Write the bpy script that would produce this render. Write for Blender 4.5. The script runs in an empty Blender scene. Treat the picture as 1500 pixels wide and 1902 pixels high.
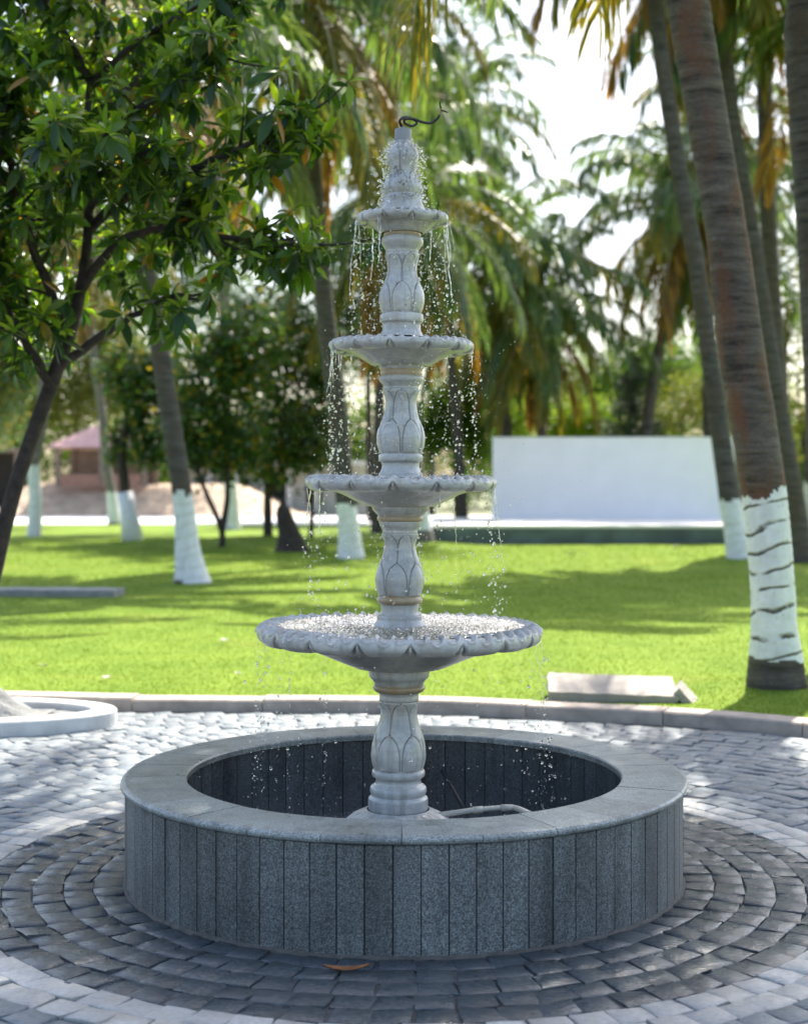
import bpy, math, random
import numpy as np
from mathutils import Vector, Matrix

SC = bpy.context.scene
COL = SC.collection
rng = np.random.default_rng(7)
random.seed(7)
R = math.radians

# ------------------------------------------------------------------ camera
F = 2700.0; CX = 750.0; HY = 905.0; EYE = 1.7          # focal length in photo pixels, axis, horizon row, eye height
D0 = 6.46                                              # distance to the fountain's axis
cam_d = bpy.data.cameras.new('camera'); cam = bpy.data.objects.new('camera', cam_d); COL.objects.link(cam)
cam.location = (0, 0, EYE); cam.rotation_euler = (R(90), 0, 0)
cam_d.sensor_fit = 'VERTICAL'; cam_d.sensor_height = 36.0; cam_d.lens = 36.0 * F / 1902
cam_d.shift_y = -(951 - HY) / 1902
cam_d.clip_start = 0.05; cam_d.clip_end = 2000
cam_d.dof.use_dof = True; cam_d.dof.focus_distance = 6.1; cam_d.dof.aperture_fstop = 1.9
SC.camera = cam

# ------------------------------------------------------------------ sky and sun
SUN_AZ, SUN_EL = 21.0, 53.0                            # degrees right of straight ahead, above the horizon
w = bpy.data.worlds.new('World'); SC.world = w; w.use_nodes = True
nt = w.node_tree; nt.nodes.clear()
o_ = nt.nodes.new('ShaderNodeOutputWorld'); bg = nt.nodes.new('ShaderNodeBackground'); sk = nt.nodes.new('ShaderNodeTexSky')
sk.sky_type = 'NISHITA'; sk.sun_disc = False; sk.sun_elevation = R(SUN_EL); sk.sun_rotation = R(SUN_AZ)
sk.air_density = 1.0; sk.dust_density = 3.0; sk.ozone_density = 0.35
bg.inputs['Strength'].default_value = 0.15
nt.links.new(sk.outputs[0], bg.inputs[0]); nt.links.new(bg.outputs[0], o_.inputs[0])
sl = bpy.data.lights.new('sun', 'SUN'); sl.energy = 4.6; sl.angle = R(0.53); sl.color = (1.0, 0.94, 0.84)
so = bpy.data.objects.new('sun', sl); COL.objects.link(so)
sdir = Vector((math.sin(R(SUN_AZ)) * math.cos(R(SUN_EL)), math.cos(R(SUN_AZ)) * math.cos(R(SUN_EL)), math.sin(R(SUN_EL))))
so.rotation_euler = sdir.to_track_quat('Z', 'Y').to_euler(); so.location = (8, 20, 30)
SC.view_settings.view_transform = 'Standard'; SC.view_settings.look = 'None'
SC.view_settings.exposure = 1.35; SC.view_settings.gamma = 1.0; SC.view_settings.use_curve_mapping = False
SC.render.engine = 'CYCLES'
cy = SC.cycles
cy.use_denoising = True; cy.max_bounces = 10; cy.transmission_bounces = 8; cy.transparent_max_bounces = 12
cy.diffuse_bounces = 4; cy.glossy_bounces = 3; cy.caustics_reflective = False; cy.caustics_refractive = False

# ------------------------------------------------------------------ helpers
def P(x, y, d):
    """photo pixel + distance -> point"""
    return np.array(((x - CX) / F * d, d, EYE - (y - HY) / F * d))

def sm(a, b, x):
    t = np.clip((np.asarray(x, float) - a) / (b - a), 0, 1)
    return t * t * (3 - 2 * t)

class MB:
    def __init__(s): s.v = []; s.f = []; s.m = []; s.n = 0
    def add(s, V, Fc, mi=0):
        V = np.asarray(V, float).reshape(-1, 3); Fc = np.asarray(Fc, np.int64)
        s.v.append(V); s.f.append(Fc + s.n); s.m.append(mi); s.n += len(V)
        return s
    def box(s, c, h, rz=0.0, mi=0):
        c = np.array(c, float); h = np.array(h, float)
        V = np.array([(x, y, z) for z in (-1, 1) for y in (-1, 1) for x in (-1, 1)]) * h
        if rz:
            a, b = math.cos(rz), math.sin(rz)
            V = np.stack([V[:, 0] * a - V[:, 1] * b, V[:, 0] * b + V[:, 1] * a, V[:, 2]], 1)
        return s.add(V + c, [(0, 2, 3, 1), (4, 5, 7, 6), (0, 1, 5, 4), (2, 6, 7, 3), (0, 4, 6, 2), (1, 3, 7, 5)], mi)
    def mesh(s, name, mats, smooth=False):
        me = bpy.data.meshes.new(name)
        V = np.concatenate(s.v); nv = len(V)
        me.vertices.add(nv); me.vertices.foreach_set('co', V.ravel())
        tot = [np.full(len(f), f.shape[1]) for f in s.f]
        mi = np.concatenate([np.full(len(f), m) for f, m in zip(s.f, s.m)])
        tot = np.concatenate(tot); idx = np.concatenate([f.ravel() for f in s.f])
        start = np.concatenate([[0], np.cumsum(tot)[:-1]])
        me.loops.add(len(idx)); me.loops.foreach_set('vertex_index', idx)
        me.polygons.add(len(tot)); me.polygons.foreach_set('loop_start', start); me.polygons.foreach_set('loop_total', tot)
        me.polygons.foreach_set('material_index', mi)
        me.polygons.foreach_set('use_smooth', np.full(len(tot), smooth))
        if not isinstance(mats, (list, tuple)): mats = [mats]
        for m in mats: me.materials.append(m)
        me.update(calc_edges=True); me.validate(clean_customdata=False)
        return me

def link(name, me, parent=None):
    o = bpy.data.objects.new(name, me); COL.objects.link(o)
    if parent is not None: o.parent = parent
    return o

def obj(name, mb, mat, parent=None, smooth=False):
    return link(name, mb.mesh(name, mat, smooth), parent)

def tag(o, label=None, cat=None, group=None, kind=None):
    if label: o['label'] = label
    if cat: o['category'] = cat
    if group: o['group'] = group
    if kind: o['kind'] = kind
    return o

def empty(name, loc, label, cat, group=None):
    o = bpy.data.objects.new(name, None); COL.objects.link(o); o.location = [float(c) for c in loc]
    o.empty_display_size = 0.2
    return tag(o, label, cat, group)

def gridf(nu, nv, wrap_v=True):
    """faces of a grid of nu rows x nv columns"""
    i, j = np.meshgrid(np.arange(nu - 1), np.arange(nv if wrap_v else nv - 1), indexing='ij')
    j2 = (j + 1) % nv
    return np.stack([i * nv + j, i * nv + j2, (i + 1) * nv + j2, (i + 1) * nv + j], -1).reshape(-1, 4)

def crom(pts, n):
    """Catmull-Rom through the points (any dimension), n samples"""
    p = np.asarray(pts, float); p = np.vstack([2 * p[0] - p[1], p, 2 * p[-1] - p[-2]])
    seg = len(p) - 3; u = np.linspace(0, seg - 1e-9, n); k = u.astype(int); t = (u - k)[:, None]
    a, b, c, d = p[k], p[k + 1], p[k + 2], p[k + 3]
    return 0.5 * (2 * b + (c - a) * t + (2 * a - 5 * b + 4 * c - d) * t ** 2 + (3 * b - a - 3 * c + d) * t ** 3)

def tube(mb, pts, rad, sides=8, cap=True, mi=0, flat=None):
    p = np.asarray(pts, float); n = len(p); rad = np.broadcast_to(np.asarray(rad, float), (n,))
    t = np.gradient(p, axis=0); t /= np.linalg.norm(t, axis=1)[:, None] + 1e-12
    ref = np.array((0.0, 0, 1)) if abs(t[:, 2]).mean() < 0.8 else np.array((1.0, 0, 0))
    a = np.cross(t, ref); a /= np.linalg.norm(a, axis=1)[:, None] + 1e-12
    b = np.cross(t, a)
    th = np.arange(sides) * 2 * math.pi / sides
    V = p[:, None] + rad[:, None, None] * (a[:, None] * np.cos(th)[None, :, None] + b[:, None] * np.sin(th)[None, :, None])
    mb.add(V, gridf(n, sides)[:, ::-1], mi)
    if cap:
        base = mb.n - n * sides
        mb.f.append(np.array([list(range(base, base + sides))])); mb.m.append(mi)
        mb.f.append(np.array([list(range(base + (n - 1) * sides, base + n * sides))[::-1]])); mb.m.append(mi)
    return mb

def vnoise(x, y, seed=0):
    """cheap smooth 2-D value noise, -1..1"""
    x = np.asarray(x, float); y = np.asarray(y, float)
    def h(i, j):
        q = np.sin(i * 127.1 + j * 311.7 + seed * 74.7) * 43758.5453
        return (q - np.floor(q)) * 2 - 1
    xi, yi = np.floor(x), np.floor(y); fx, fy = x - xi, y - yi
    fx = fx * fx * (3 - 2 * fx); fy = fy * fy * (3 - 2 * fy)
    return (h(xi, yi) * (1 - fx) + h(xi + 1, yi) * fx) * (1 - fy) + (h(xi, yi + 1) * (1 - fx) + h(xi + 1, yi + 1) * fx) * fy

# ------------------------------------------------------------------ materials
def new_mat(name):
    m = bpy.data.materials.new(name); m.use_nodes = True
    t = m.node_tree; t.nodes.clear()
    out = t.nodes.new('ShaderNodeOutputMaterial'); b = t.nodes.new('ShaderNodeBsdfPrincipled')
    t.links.new(b.outputs[0], out.inputs[0])
    return m, t, b, out

def N(t, kind, **kw):
    n = t.nodes.new(kind)
    for k, v in kw.items():
        if k in n.inputs.keys() if isinstance(k, str) else False: n.inputs[k].default_value = v
        else: setattr(n, k, v)
    return n

def ramp(t, src, stops, interp='LINEAR'):
    r = t.nodes.new('ShaderNodeValToRGB'); r.color_ramp.interpolation = interp
    e = r.color_ramp.elements
    while len(e) < len(stops): e.new(0.5)
    for el, (p, c) in zip(e, stops):
        el.position = p; el.color = (c, c, c, 1) if not isinstance(c, (tuple, list)) else (*c, 1)
    t.links.new(src, r.inputs[0]); return r.outputs[0]

def noise(t, vec, scale, detail=4.0, rough=0.55):
    n = t.nodes.new('ShaderNodeTexNoise'); n.inputs['Scale'].default_value = scale; n.inputs['Detail'].default_value = detail
    n.inputs['Roughness'].default_value = rough
    if vec is not None: t.links.new(vec, n.inputs['Vector'])
    return n.outputs['Fac']

def coords(t, scale=None, kind='Object'):
    c = t.nodes.new('ShaderNodeTexCoord').outputs[kind]
    if scale is not None:
        mp = t.nodes.new('ShaderNodeMapping'); mp.inputs['Scale'].default_value = scale
        t.links.new(c, mp.inputs['Vector']); return mp.outputs[0]
    return c

def wpos(t, scale=None):
    c = t.nodes.new('ShaderNodeNewGeometry').outputs['Position']
    if scale is not None:
        mp = t.nodes.new('ShaderNodeMapping'); mp.inputs['Scale'].default_value = scale
        t.links.new(c, mp.inputs['Vector']); return mp.outputs[0]
    return c

def mixc(t, fac, a, b, mode='MIX'):
    m = t.nodes.new('ShaderNodeMix'); m.data_type = 'RGBA'; m.blend_type = mode
    for key, v in (('Factor', fac), ('A', a), ('B', b)):
        i = [s for s in m.inputs if s.name == key and (s.type == 'RGBA' if key != 'Factor' else s.type == 'VALUE')][0]
        if hasattr(v, 'is_linked') or isinstance(v, bpy.types.NodeSocket): t.links.new(v, i)
        elif isinstance(v, (int, float)): i.default_value = v if key == 'Factor' else (v, v, v, 1)
        else: i.default_value = (*v, 1)
    return [s for s in m.outputs if s.type == 'RGBA'][0]

def math_(t, op, a, b=None):
    m = t.nodes.new('ShaderNodeMath'); m.operation = op
    for k, v in enumerate((a, b)):
        if v is None: continue
        if isinstance(v, bpy.types.NodeSocket): t.links.new(v, m.inputs[k])
        else: m.inputs[k].default_value = v
    return m.outputs[0]

def bump(t, b, h, strength=0.3, dist=0.01):
    n = t.nodes.new('ShaderNodeBump'); n.inputs['Strength'].default_value = strength; n.inputs['Distance'].default_value = dist
    t.links.new(h, n.inputs['Height']); t.links.new(n.outputs[0], b.inputs['Normal'])

def rnd_island(t):
    """a random number per piece, whether the piece is an object or an island of a joined mesh"""
    a = t.nodes.new('ShaderNodeObjectInfo').outputs['Random']; g = t.nodes.new('ShaderNodeNewGeometry').outputs['Random Per Island']
    return math_(t, 'FRACT', math_(t, 'ADD', a, g))

def leaf_mat(name, stops, rough=0.38, trans=0.4, tint=(1.25, 1.3, 0.5), spec=0.5):
    m, t, b, out = new_mat(name)
    c = ramp(t, rnd_island(t), stops)
    t.links.new(c, b.inputs['Base Color']); b.inputs['Roughness'].default_value = rough
    b.inputs['Specular IOR Level'].default_value = spec
    tr = t.nodes.new('ShaderNodeBsdfTranslucent'); t.links.new(mixc(t, 1.0, c, tint, 'MULTIPLY'), tr.inputs[0])
    mx = t.nodes.new('ShaderNodeMixShader'); mx.inputs[0].default_value = trans
    t.links.new(b.outputs[0], mx.inputs[1]); t.links.new(tr.outputs[0], mx.inputs[2]); t.links.new(mx.outputs[0], out.inputs[0])
    return m

def plain(name, c, rough=0.7, var=0.15, scale=8.0, bmp=0.15, bdist=0.01):
    m, t, b, out = new_mat(name)
    n = noise(t, coords(t), scale, 6)
    t.links.new(ramp(t, n, [(0.3, tuple(k * (1 - var) for k in c)), (0.7, tuple(min(1, k * (1 + var)) for k in c))]), b.inputs['Base Color'])
    b.inputs['Roughness'].default_value = rough
    bump(t, b, noise(t, coords(t), scale * 6, 4), bmp, bdist)
    return m

M = {}
def marble(name, warm):
    m, t, b, out = new_mat(name)
    co = wpos(t)
    v = noise(t, co, 5.0, 8, 0.65); f = noise(t, co, 30, 6, 0.6)
    vein = ramp(t, noise(t, wpos(t, (3, 3, 9)), 2.2, 7, 0.7), [(0.42, 0.0), (0.5, 1.0), (0.58, 0.0)])
    run = ramp(t, noise(t, wpos(t, (26, 26, 1.6)), 1.0, 4, 0.6), [(0.5, 0.0), (0.68, 1.0)])
    c = ramp(t, v, [(0.3, (0.46, 0.45, 0.415)), (0.55, (0.65, 0.63, 0.575)), (0.75, (0.76, 0.73, 0.665))])
    c = mixc(t, math_(t, 'MULTIPLY', vein, 0.35), c, (0.33, 0.33, 0.34))
    st = ramp(t, noise(t, wpos(t, (6, 6, 2.0)), 1.6, 5), [(0.52, 0.0), (0.7, 1.0)])
    c = mixc(t, math_(t, 'MULTIPLY', st, 0.35 if not warm else 0.9), c, (0.46, 0.33, 0.18))
    c = mixc(t, math_(t, 'MULTIPLY', run, 0.42), c, (0.22, 0.23, 0.20))
    if warm: c = mixc(t, 0.75, c, (0.42, 0.27, 0.11))
    # browner and darker in the cut grooves, by pointiness
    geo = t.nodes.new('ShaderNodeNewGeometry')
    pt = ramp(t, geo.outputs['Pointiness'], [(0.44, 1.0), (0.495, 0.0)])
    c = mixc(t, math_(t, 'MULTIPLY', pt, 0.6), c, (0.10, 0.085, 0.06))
    t.links.new(c, b.inputs['Base Color'])
    t.links.new(ramp(t, f, [(0.3, 0.28), (0.7, 0.5)]), b.inputs['Roughness'])
    b.inputs['Coat Weight'].default_value = 0.35; b.inputs['Coat Roughness'].default_value = 0.12
    bump(t, b, f, 0.35, 0.004)
    return m
M['marble'] = marble('carved_marble', False); M['marble_ochre'] = marble('ochre_stained_marble', True)

def granite(name, dark, mid, lite, rough, bstr=0.25):
    m, t, b, out = new_mat(name)
    co = wpos(t)
    s = noise(t, co, 170, 3, 0.7); s2 = noise(t, co, 75, 2, 0.5); big = noise(t, co, 3.0, 4, 0.6)
    c = ramp(t, s, [(0.36, dark), (0.5, mid), (0.64, lite)])
    c = mixc(t, math_(t, 'MULTIPLY', ramp(t, s2, [(0.52, 0.0), (0.62, 1.0)]), 0.5), c, dark)
    r = rnd_island(t)
    c = mixc(t, 1.0, c, ramp(t, r, [(0.0, 0.78), (1.0, 1.12)]), 'MULTIPLY')
    c = mixc(t, 1.0, c, ramp(t, big, [(0.3, 0.75), (0.7, 1.12)]), 'MULTIPLY')
    # water streaks running down, damp foot
    streak = ramp(t, noise(t, wpos(t, (14, 14, 0.9)), 1.0, 4, 0.6), [(0.48, 0.0), (0.66, 1.0)])
    c = mixc(t, math_(t, 'MULTIPLY', streak, 0.4), c, tuple(k * 0.5 for k in dark))
    t.links.new(c, b.inputs['Base Color'])
    t.links.new(ramp(t, big, [(0.3, rough * 0.75), (0.7, rough * 1.2)]), b.inputs['Roughness'])
    bump(t, b, s, bstr, 0.003)
    return m
M['granite'] = granite('wall_granite', (0.040, 0.046, 0.046), (0.145, 0.160, 0.157), (0.30, 0.322, 0.312), 0.42)
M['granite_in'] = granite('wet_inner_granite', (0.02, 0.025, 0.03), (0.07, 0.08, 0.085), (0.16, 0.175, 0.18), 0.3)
M['coping'] = granite('coping_granite', (0.11, 0.127, 0.123), (0.265, 0.29, 0.28), (0.41, 0.435, 0.42), 0.34, 0.15)

def sett(name, a, b_, rough, wet, warm):
    m, t, b, out = new_mat(name)
    co = wpos(t); f = noise(t, co, 45, 6, 0.65); g = noise(t, wpos(t, (1, 1, 1)), 8, 4); big = noise(t, co, 1.3, 4, 0.6)
    c = ramp(t, f, [(0.3, a), (0.7, b_)])
    r = rnd_island(t)
    c = mixc(t, 1.0, c, ramp(t, r, [(0.0, 0.88), (0.5, 1.0), (1.0, 1.12)]), 'MULTIPLY')
    c = mixc(t, math_(t, 'MULTIPLY', ramp(t, g, [(0.5, 0.0), (0.72, 1.0)]), 0.5), c, warm)
    c = mixc(t, 1.0, c, ramp(t, big, [(0.3, 0.84), (0.7, 1.08)]), 'MULTIPLY')
    t.links.new(c, b.inputs['Base Color'])
    t.links.new(ramp(t, noise(t, co, 5, 5), [(0.35, rough * (1 - wet)), (0.65, min(1, rough * 1.15))]), b.inputs['Roughness'])
    st = N(t, 'ShaderNodeTexNoise'); st.inputs['Scale'].default_value = 1.0; st.inputs['Detail'].default_value = 5
    t.links.new(wpos(t, (30, 90, 40)), st.inputs['Vector'])
    bump(t, b, st.outputs['Fac'], 0.8, 0.008)
    return m
M['sett_dark'] = sett('wet_dark_setts', (0.030, 0.040, 0.048), (0.080, 0.100, 0.114), 0.33, 0.55, (0.075, 0.078, 0.075))
M['sett_lite'] = sett('pale_setts', (0.30, 0.305, 0.295), (0.46, 0.46, 0.44), 0.55, 0.2, (0.36, 0.32, 0.26))
M['sett_grey'] = sett('grey_setts', (0.105, 0.130, 0.148), (0.205, 0.238, 0.262), 0.55, 0.3, (0.23, 0.225, 0.21))
M['grout'] = plain('grout_bed', (0.06, 0.063, 0.065), 0.95, 0.4, 20, 0.6)
M['fillet'] = plain('brown_mortar', (0.10, 0.092, 0.082), 0.9, 0.3, 30, 0.5)
M['kerb'] = plain('kerb_stone', (0.37, 0.31, 0.26), 0.8, 0.25, 6, 0.4)
M['white_kerb'] = plain('whitewashed_kerb', (0.62, 0.61, 0.58), 0.8, 0.15, 6, 0.4)
M['concrete'] = plain('grey_concrete', (0.26, 0.26, 0.255), 0.9, 0.3, 5, 0.5)
M['slab'] = plain('concrete_slab', (0.36, 0.32, 0.28), 0.85, 0.15, 7, 0.4)
M['soil'] = plain('cement_fill', (0.21, 0.215, 0.21), 0.95, 0.35, 7, 0.9, 0.02)
M['white_wall'] = plain('white_wall_paint', (0.93, 0.91, 0.94), 0.6, 0.03, 1.2, 0.05)
M['stage_top'] = plain('white_stage_top', (0.74, 0.72, 0.70), 0.6, 0.05, 3, 0.05)
M['stage_face'] = plain('slate_cladding', (0.085, 0.118, 0.122), 0.45, 0.35, 1.4, 0.1)
M['road'] = plain('pale_road', (0.62, 0.61, 0.60), 0.9, 0.08, 0.6, 0.2)
M['sand'] = plain('sandy_earth', (0.46, 0.35, 0.25), 0.95, 0.25, 1.2, 0.6, 0.05)
M['far_ground'] = plain('far_ground', (0.16, 0.17, 0.09), 0.95, 0.3, 0.3, 0.3)
M['render_wall'] = plain('pale_render', (0.66, 0.65, 0.62), 0.8, 0.08, 1.5, 0.1)
M['roof'] = plain('pink_tin_roof', (0.52, 0.27, 0.25), 0.5, 0.15, 2.0, 0.1)
M['post'] = plain('post_timber', (0.20, 0.15, 0.12), 0.8, 0.25, 5, 0.2)
M['dark_in'] = plain('dark_interior', (0.03, 0.03, 0.03), 0.9, 0.2, 3, 0.1)
M['brick_wall'] = plain('reddish_low_wall', (0.30, 0.17, 0.13), 0.9, 0.3, 5, 0.3)
M['bark'] = plain('dark_bark', (0.048, 0.036, 0.029), 0.9, 0.5, 16, 0.9, 0.02)
M['bark_grey'] = plain('grey_bark', (0.13, 0.12, 0.105), 0.9, 0.4, 9, 0.9, 0.03)
M['cap'] = plain('grey_plastic_cap', (0.30, 0.30, 0.30), 0.45, 0.05, 20, 0.03)
M['cable'] = plain('black_rubber', (0.012, 0.012, 0.013), 0.65, 0.2, 30, 0.1)
M['copper'] = plain('brown_wire', (0.35, 0.14, 0.04), 0.45, 0.2, 30, 0.1)
M['pvc'] = plain('old_pvc_pipe', (0.66, 0.61, 0.50), 0.45, 0.15, 9, 0.1)
M['dead_leaf'] = plain('dry_orange_leaf', (0.26, 0.10, 0.03), 0.7, 0.75, 14, 0.4)
M['pale_leaf'] = plain('bleached_leaf', (0.66, 0.62, 0.52), 0.7, 0.15, 25, 0.3)

def palm_bark(name, a, b_, c_):
    m, t, b, out = new_mat(name)
    ring = noise(t, wpos(t, (2.2, 2.2, 16)), 1.0, 5, 0.65); big = noise(t, wpos(t, (5, 5, 1.6)), 1.0, 4); fine = noise(t, wpos(t, (40, 40, 60)), 1.0, 4)
    c = ramp(t, ring, [(0.34, tuple(k * 0.28 for k in a)), (0.46, a), (0.66, b_)])
    c = mixc(t, ramp(t, big, [(0.48, 0.0), (0.64, 0.85)]), c, c_)
    c = mixc(t, 1.0, c, ramp(t, fine, [(0.3, 0.7), (0.7, 1.15)]), 'MULTIPLY')
    t.links.new(c, b.inputs['Base Color']); b.inputs['Roughness'].default_value = 0.85
    bump(t, b, ring, 0.8, 0.02); return m
M['palm_bark'] = palm_bark('palm_bark', (0.085, 0.066, 0.056), (0.165, 0.130, 0.112), (0.155, 0.068, 0.038))
M['palm_grey'] = palm_bark('grey_palm_bark', (0.07, 0.06, 0.055), (0.125, 0.108, 0.10), (0.085, 0.058, 0.044))
M['palm_pale'] = palm_bark('pale_palm_bark', (0.17, 0.15, 0.14), (0.27, 0.24, 0.23), (0.21, 0.16, 0.14))

def wash(name, crack):
    m, t, b, out = new_mat(name)
    p = noise(t, wpos(t), 9, 6, 0.6)
    c = ramp(t, p, [(0.3, (0.66, 0.66, 0.68)), (0.7, (0.84, 0.83, 0.85))])
    c = mixc(t, ramp(t, noise(t, wpos(t, (4, 4, 2)), 1.0, 5, 0.65), [(0.55, 0.0), (0.75, 0.45)]), c, (0.36, 0.33, 0.30))
    sx = t.nodes.new('ShaderNodeSeparateXYZ'); t.links.new(wpos(t), sx.inputs[0])
    zz = math_(t, 'SUBTRACT', sx.outputs[2], math_(t, 'MULTIPLY', sx.outputs[0], 0.22))
    zz = math_(t, 'ADD', zz, math_(t, 'MULTIPLY', noise(t, wpos(t, (1, 1, 1.6)), 2.0, 2, 0.5), 0.24))
    zz = math_(t, 'ADD', zz, math_(t, 'MULTIPLY', noise(t, wpos(t), 22, 3, 0.6), 0.025))
    v = math_(t, 'FRACT', math_(t, 'MULTIPLY', zz, 5.6))
    v = math_(t, 'SUBTRACT', v, math_(t, 'MULTIPLY', noise(t, wpos(t, (5, 5, 3)), 1.3, 4, 0.6), 0.16))
    line = ramp(t, v, [(0.0, 1.0), (0.04, 0.85), (0.12, 0.0)])
    brk = ramp(t, noise(t, wpos(t, (3.5, 3.5, 5.0)), 1.0, 3, 0.6), [(0.40, 0.0), (0.50, 1.0)])
    n = math_(t, 'MULTIPLY', line, brk)
    c = mixc(t, math_(t, 'MULTIPLY', n, crack), c, (0.055, 0.048, 0.045))
    c = mixc(t, math_(t, 'MULTIPLY', ramp(t, noise(t, wpos(t), 30, 5, 0.7), [(0.60, 0.0), (0.68, 1.0)]), crack * 0.7), c, (0.22, 0.19, 0.17))
    t.links.new(c, b.inputs['Base Color']); b.inputs['Roughness'].default_value = 0.85
    bump(t, b, math_(t, 'SUBTRACT', p, math_(t, 'MULTIPLY', n, 1.5)), 0.5, 0.015); return m
M['wash'] = wash('flaking_whitewash', 0.95); M['wash_far'] = wash('whitewash', 0.12)

M['leaf'] = leaf_mat('glossy_leaf', [(0.0, (0.016, 0.045, 0.012)), (0.4, (0.034, 0.080, 0.015)), (0.8, (0.075, 0.135, 0.018)), (0.968, (0.11, 0.19, 0.02)), (0.978, (0.30, 0.16, 0.02)), (1.0, (0.34, 0.15, 0.02))], 0.30, 0.48, (1.5, 1.6, 0.5))
M['young_leaf'] = leaf_mat('young_glossy_leaf', [(0.0, (0.085, 0.18, 0.018)), (0.6, (0.17, 0.27, 0.02)), (1.0, (0.26, 0.34, 0.025))], 0.30, 0.5, (1.5, 1.5, 0.5))
M['frond_green'] = leaf_mat('palm_frond_green', [(0.0, (0.06, 0.115, 0.052)), (0.5, (0.10, 0.165, 0.06)), (1.0, (0.165, 0.22, 0.06))], 0.35, 0.5, (1.35, 1.35, 0.6))
M['frond_yellow'] = leaf_mat('palm_frond_yellowing', [(0.0, (0.08, 0.11, 0.02)), (0.5, (0.19, 0.18, 0.022)), (1.0, (0.32, 0.26, 0.03))], 0.5, 0.42, (1.3, 1.15, 0.4))
M['frond_dead'] = leaf_mat('palm_frond_dry', [(0.0, (0.13, 0.075, 0.03)), (0.5, (0.28, 0.16, 0.03)), (1.0, (0.40, 0.25, 0.035))], 0.6, 0.4, (1.2, 1.0, 0.6))
M['rachis'] = plain('frond_rib', (0.36, 0.33, 0.22), 0.45, 0.15, 6, 0.05)
M['tree_dark'] = leaf_mat('dark_foliage', [(0.0, (0.026, 0.072, 0.028)), (0.6, (0.06, 0.13, 0.032)), (0.86, (0.12, 0.18, 0.025)), (0.92, (0.28, 0.23, 0.02)), (1.0, (0.42, 0.31, 0.03))], 0.28, 0.42, (1.4, 1.4, 0.5))
M['tree_mid'] = leaf_mat('mid_green_foliage', [(0.0, (0.035, 0.085, 0.018)), (0.6, (0.08, 0.155, 0.025)), (1.0, (0.15, 0.22, 0.03))], 0.6, 0.45, (1.4, 1.4, 0.4), 0.2)
M['tree_lime'] = leaf_mat('lime_foliage', [(0.0, (0.09, 0.17, 0.018)), (0.6, (0.18, 0.29, 0.025)), (1.0, (0.28, 0.37, 0.04))], 0.6, 0.5, (1.3, 1.3, 0.4), 0.2)
M['tree_olive'] = leaf_mat('olive_foliage', [(0.0, (0.07, 0.10, 0.022)), (0.6, (0.15, 0.19, 0.035)), (1.0, (0.26, 0.25, 0.05))], 0.6, 0.45, (1.3, 1.25, 0.45), 0.2)
M['conifer'] = leaf_mat('conifer_needles', [(0.0, (0.012, 0.03, 0.018)), (1.0, (0.035, 0.07, 0.03))], 0.5, 0.2)

def grass_m(name, stops, trans):
    m, t, b, out = new_mat(name)
    n = noise(t, wpos(t), 1.1, 5, 0.6); f = noise(t, wpos(t), 40, 4, 0.7)
    c = ramp(t, n, stops); c = mixc(t, 1.0, c, ramp(t, f, [(0.3, 0.86), (0.7, 1.12)]), 'MULTIPLY')
    c = mixc(t, ramp(t, noise(t, wpos(t), 0.45, 5, 0.6), [(0.56, 0.0), (0.74, 0.35)]), c, (0.26, 0.25, 0.06))
    t.links.new(c, b.inputs['Base Color']); b.inputs['Roughness'].default_value = 0.8; b.inputs['Specular IOR Level'].default_value = 0.04
    bump(t, b, f, 0.2, 0.01)
    tr = t.nodes.new('ShaderNodeBsdfTranslucent'); t.links.new(mixc(t, 1.0, c, (1.3, 1.2, 0.4), 'MULTIPLY'), tr.inputs[0])
    mx = t.nodes.new('ShaderNodeMixShader'); mx.inputs[0].default_value = trans
    t.links.new(b.outputs[0], mx.inputs[1]); t.links.new(tr.outputs[0], mx.inputs[2]); t.links.new(mx.outputs[0], out.inputs[0])
    return m
M['lawn'] = grass_m('lawn_turf', [(0.3, (0.118, 0.190, 0.025)), (0.7, (0.180, 0.255, 0.040))], 0.0)
M['blade'] = grass_m('grass_blade', [(0.3, (0.112, 0.190, 0.025)), (0.7, (0.178, 0.255, 0.040))], 0.4)

def water_m(name, whiten, ro=0.02):
    m, t, b, out = new_mat(name)
    b.inputs['Base Color'].default_value = (1, 1, 1, 1); b.inputs['Roughness'].default_value = 0.02
    b.inputs['Roughness'].default_value = ro; b.inputs['IOR'].default_value = 1.33; b.inputs['Transmission Weight'].default_value = 1.0
    tr = t.nodes.new('ShaderNodeBsdfTranslucent'); tr.inputs[0].default_value = (1.0, 1.0, 0.98, 1)
    df = t.nodes.new('ShaderNodeBsdfDiffuse'); df.inputs[0].default_value = (1.0, 1.0, 0.98, 1)
    m1 = t.nodes.new('ShaderNodeMixShader'); t.links.new(tr.outputs[0], m1.inputs[1]); t.links.new(df.outputs[0], m1.inputs[2])
    m2 = t.nodes.new('ShaderNodeMixShader'); m2.inputs[0].default_value = whiten  # white mixed in to brighten the water where refracted light is missing
    t.links.new(b.outputs[0], m2.inputs[1]); t.links.new(m1.outputs[0], m2.inputs[2]); t.links.new(m2.outputs[0], out.inputs[0])
    return m
M['water'] = water_m('whitened_water', 0.05); M['pool'] = water_m('churned_water', 0.05, 0.3)

# ------------------------------------------------------------------ ground, paving, kerb, lawn
g = MB(); g.box((0, 150, -0.30), (400, 450, 0.2)); tag(obj('ground', g, M['far_ground']), kind='structure')
pv = MB()
n = 96; a = np.arange(n) * 2 * math.pi / n
V = np.concatenate([[(0, D0, -0.008)], np.stack([30 * np.cos(a), D0 + 30 * np.sin(a), np.full(n, -0.008)], 1)])
pv.add(V, [(0, 1 + i, 1 + (i + 1) % n) for i in range(n)])
paving = tag(obj('paving', pv, M['grout']), kind='structure')

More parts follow.
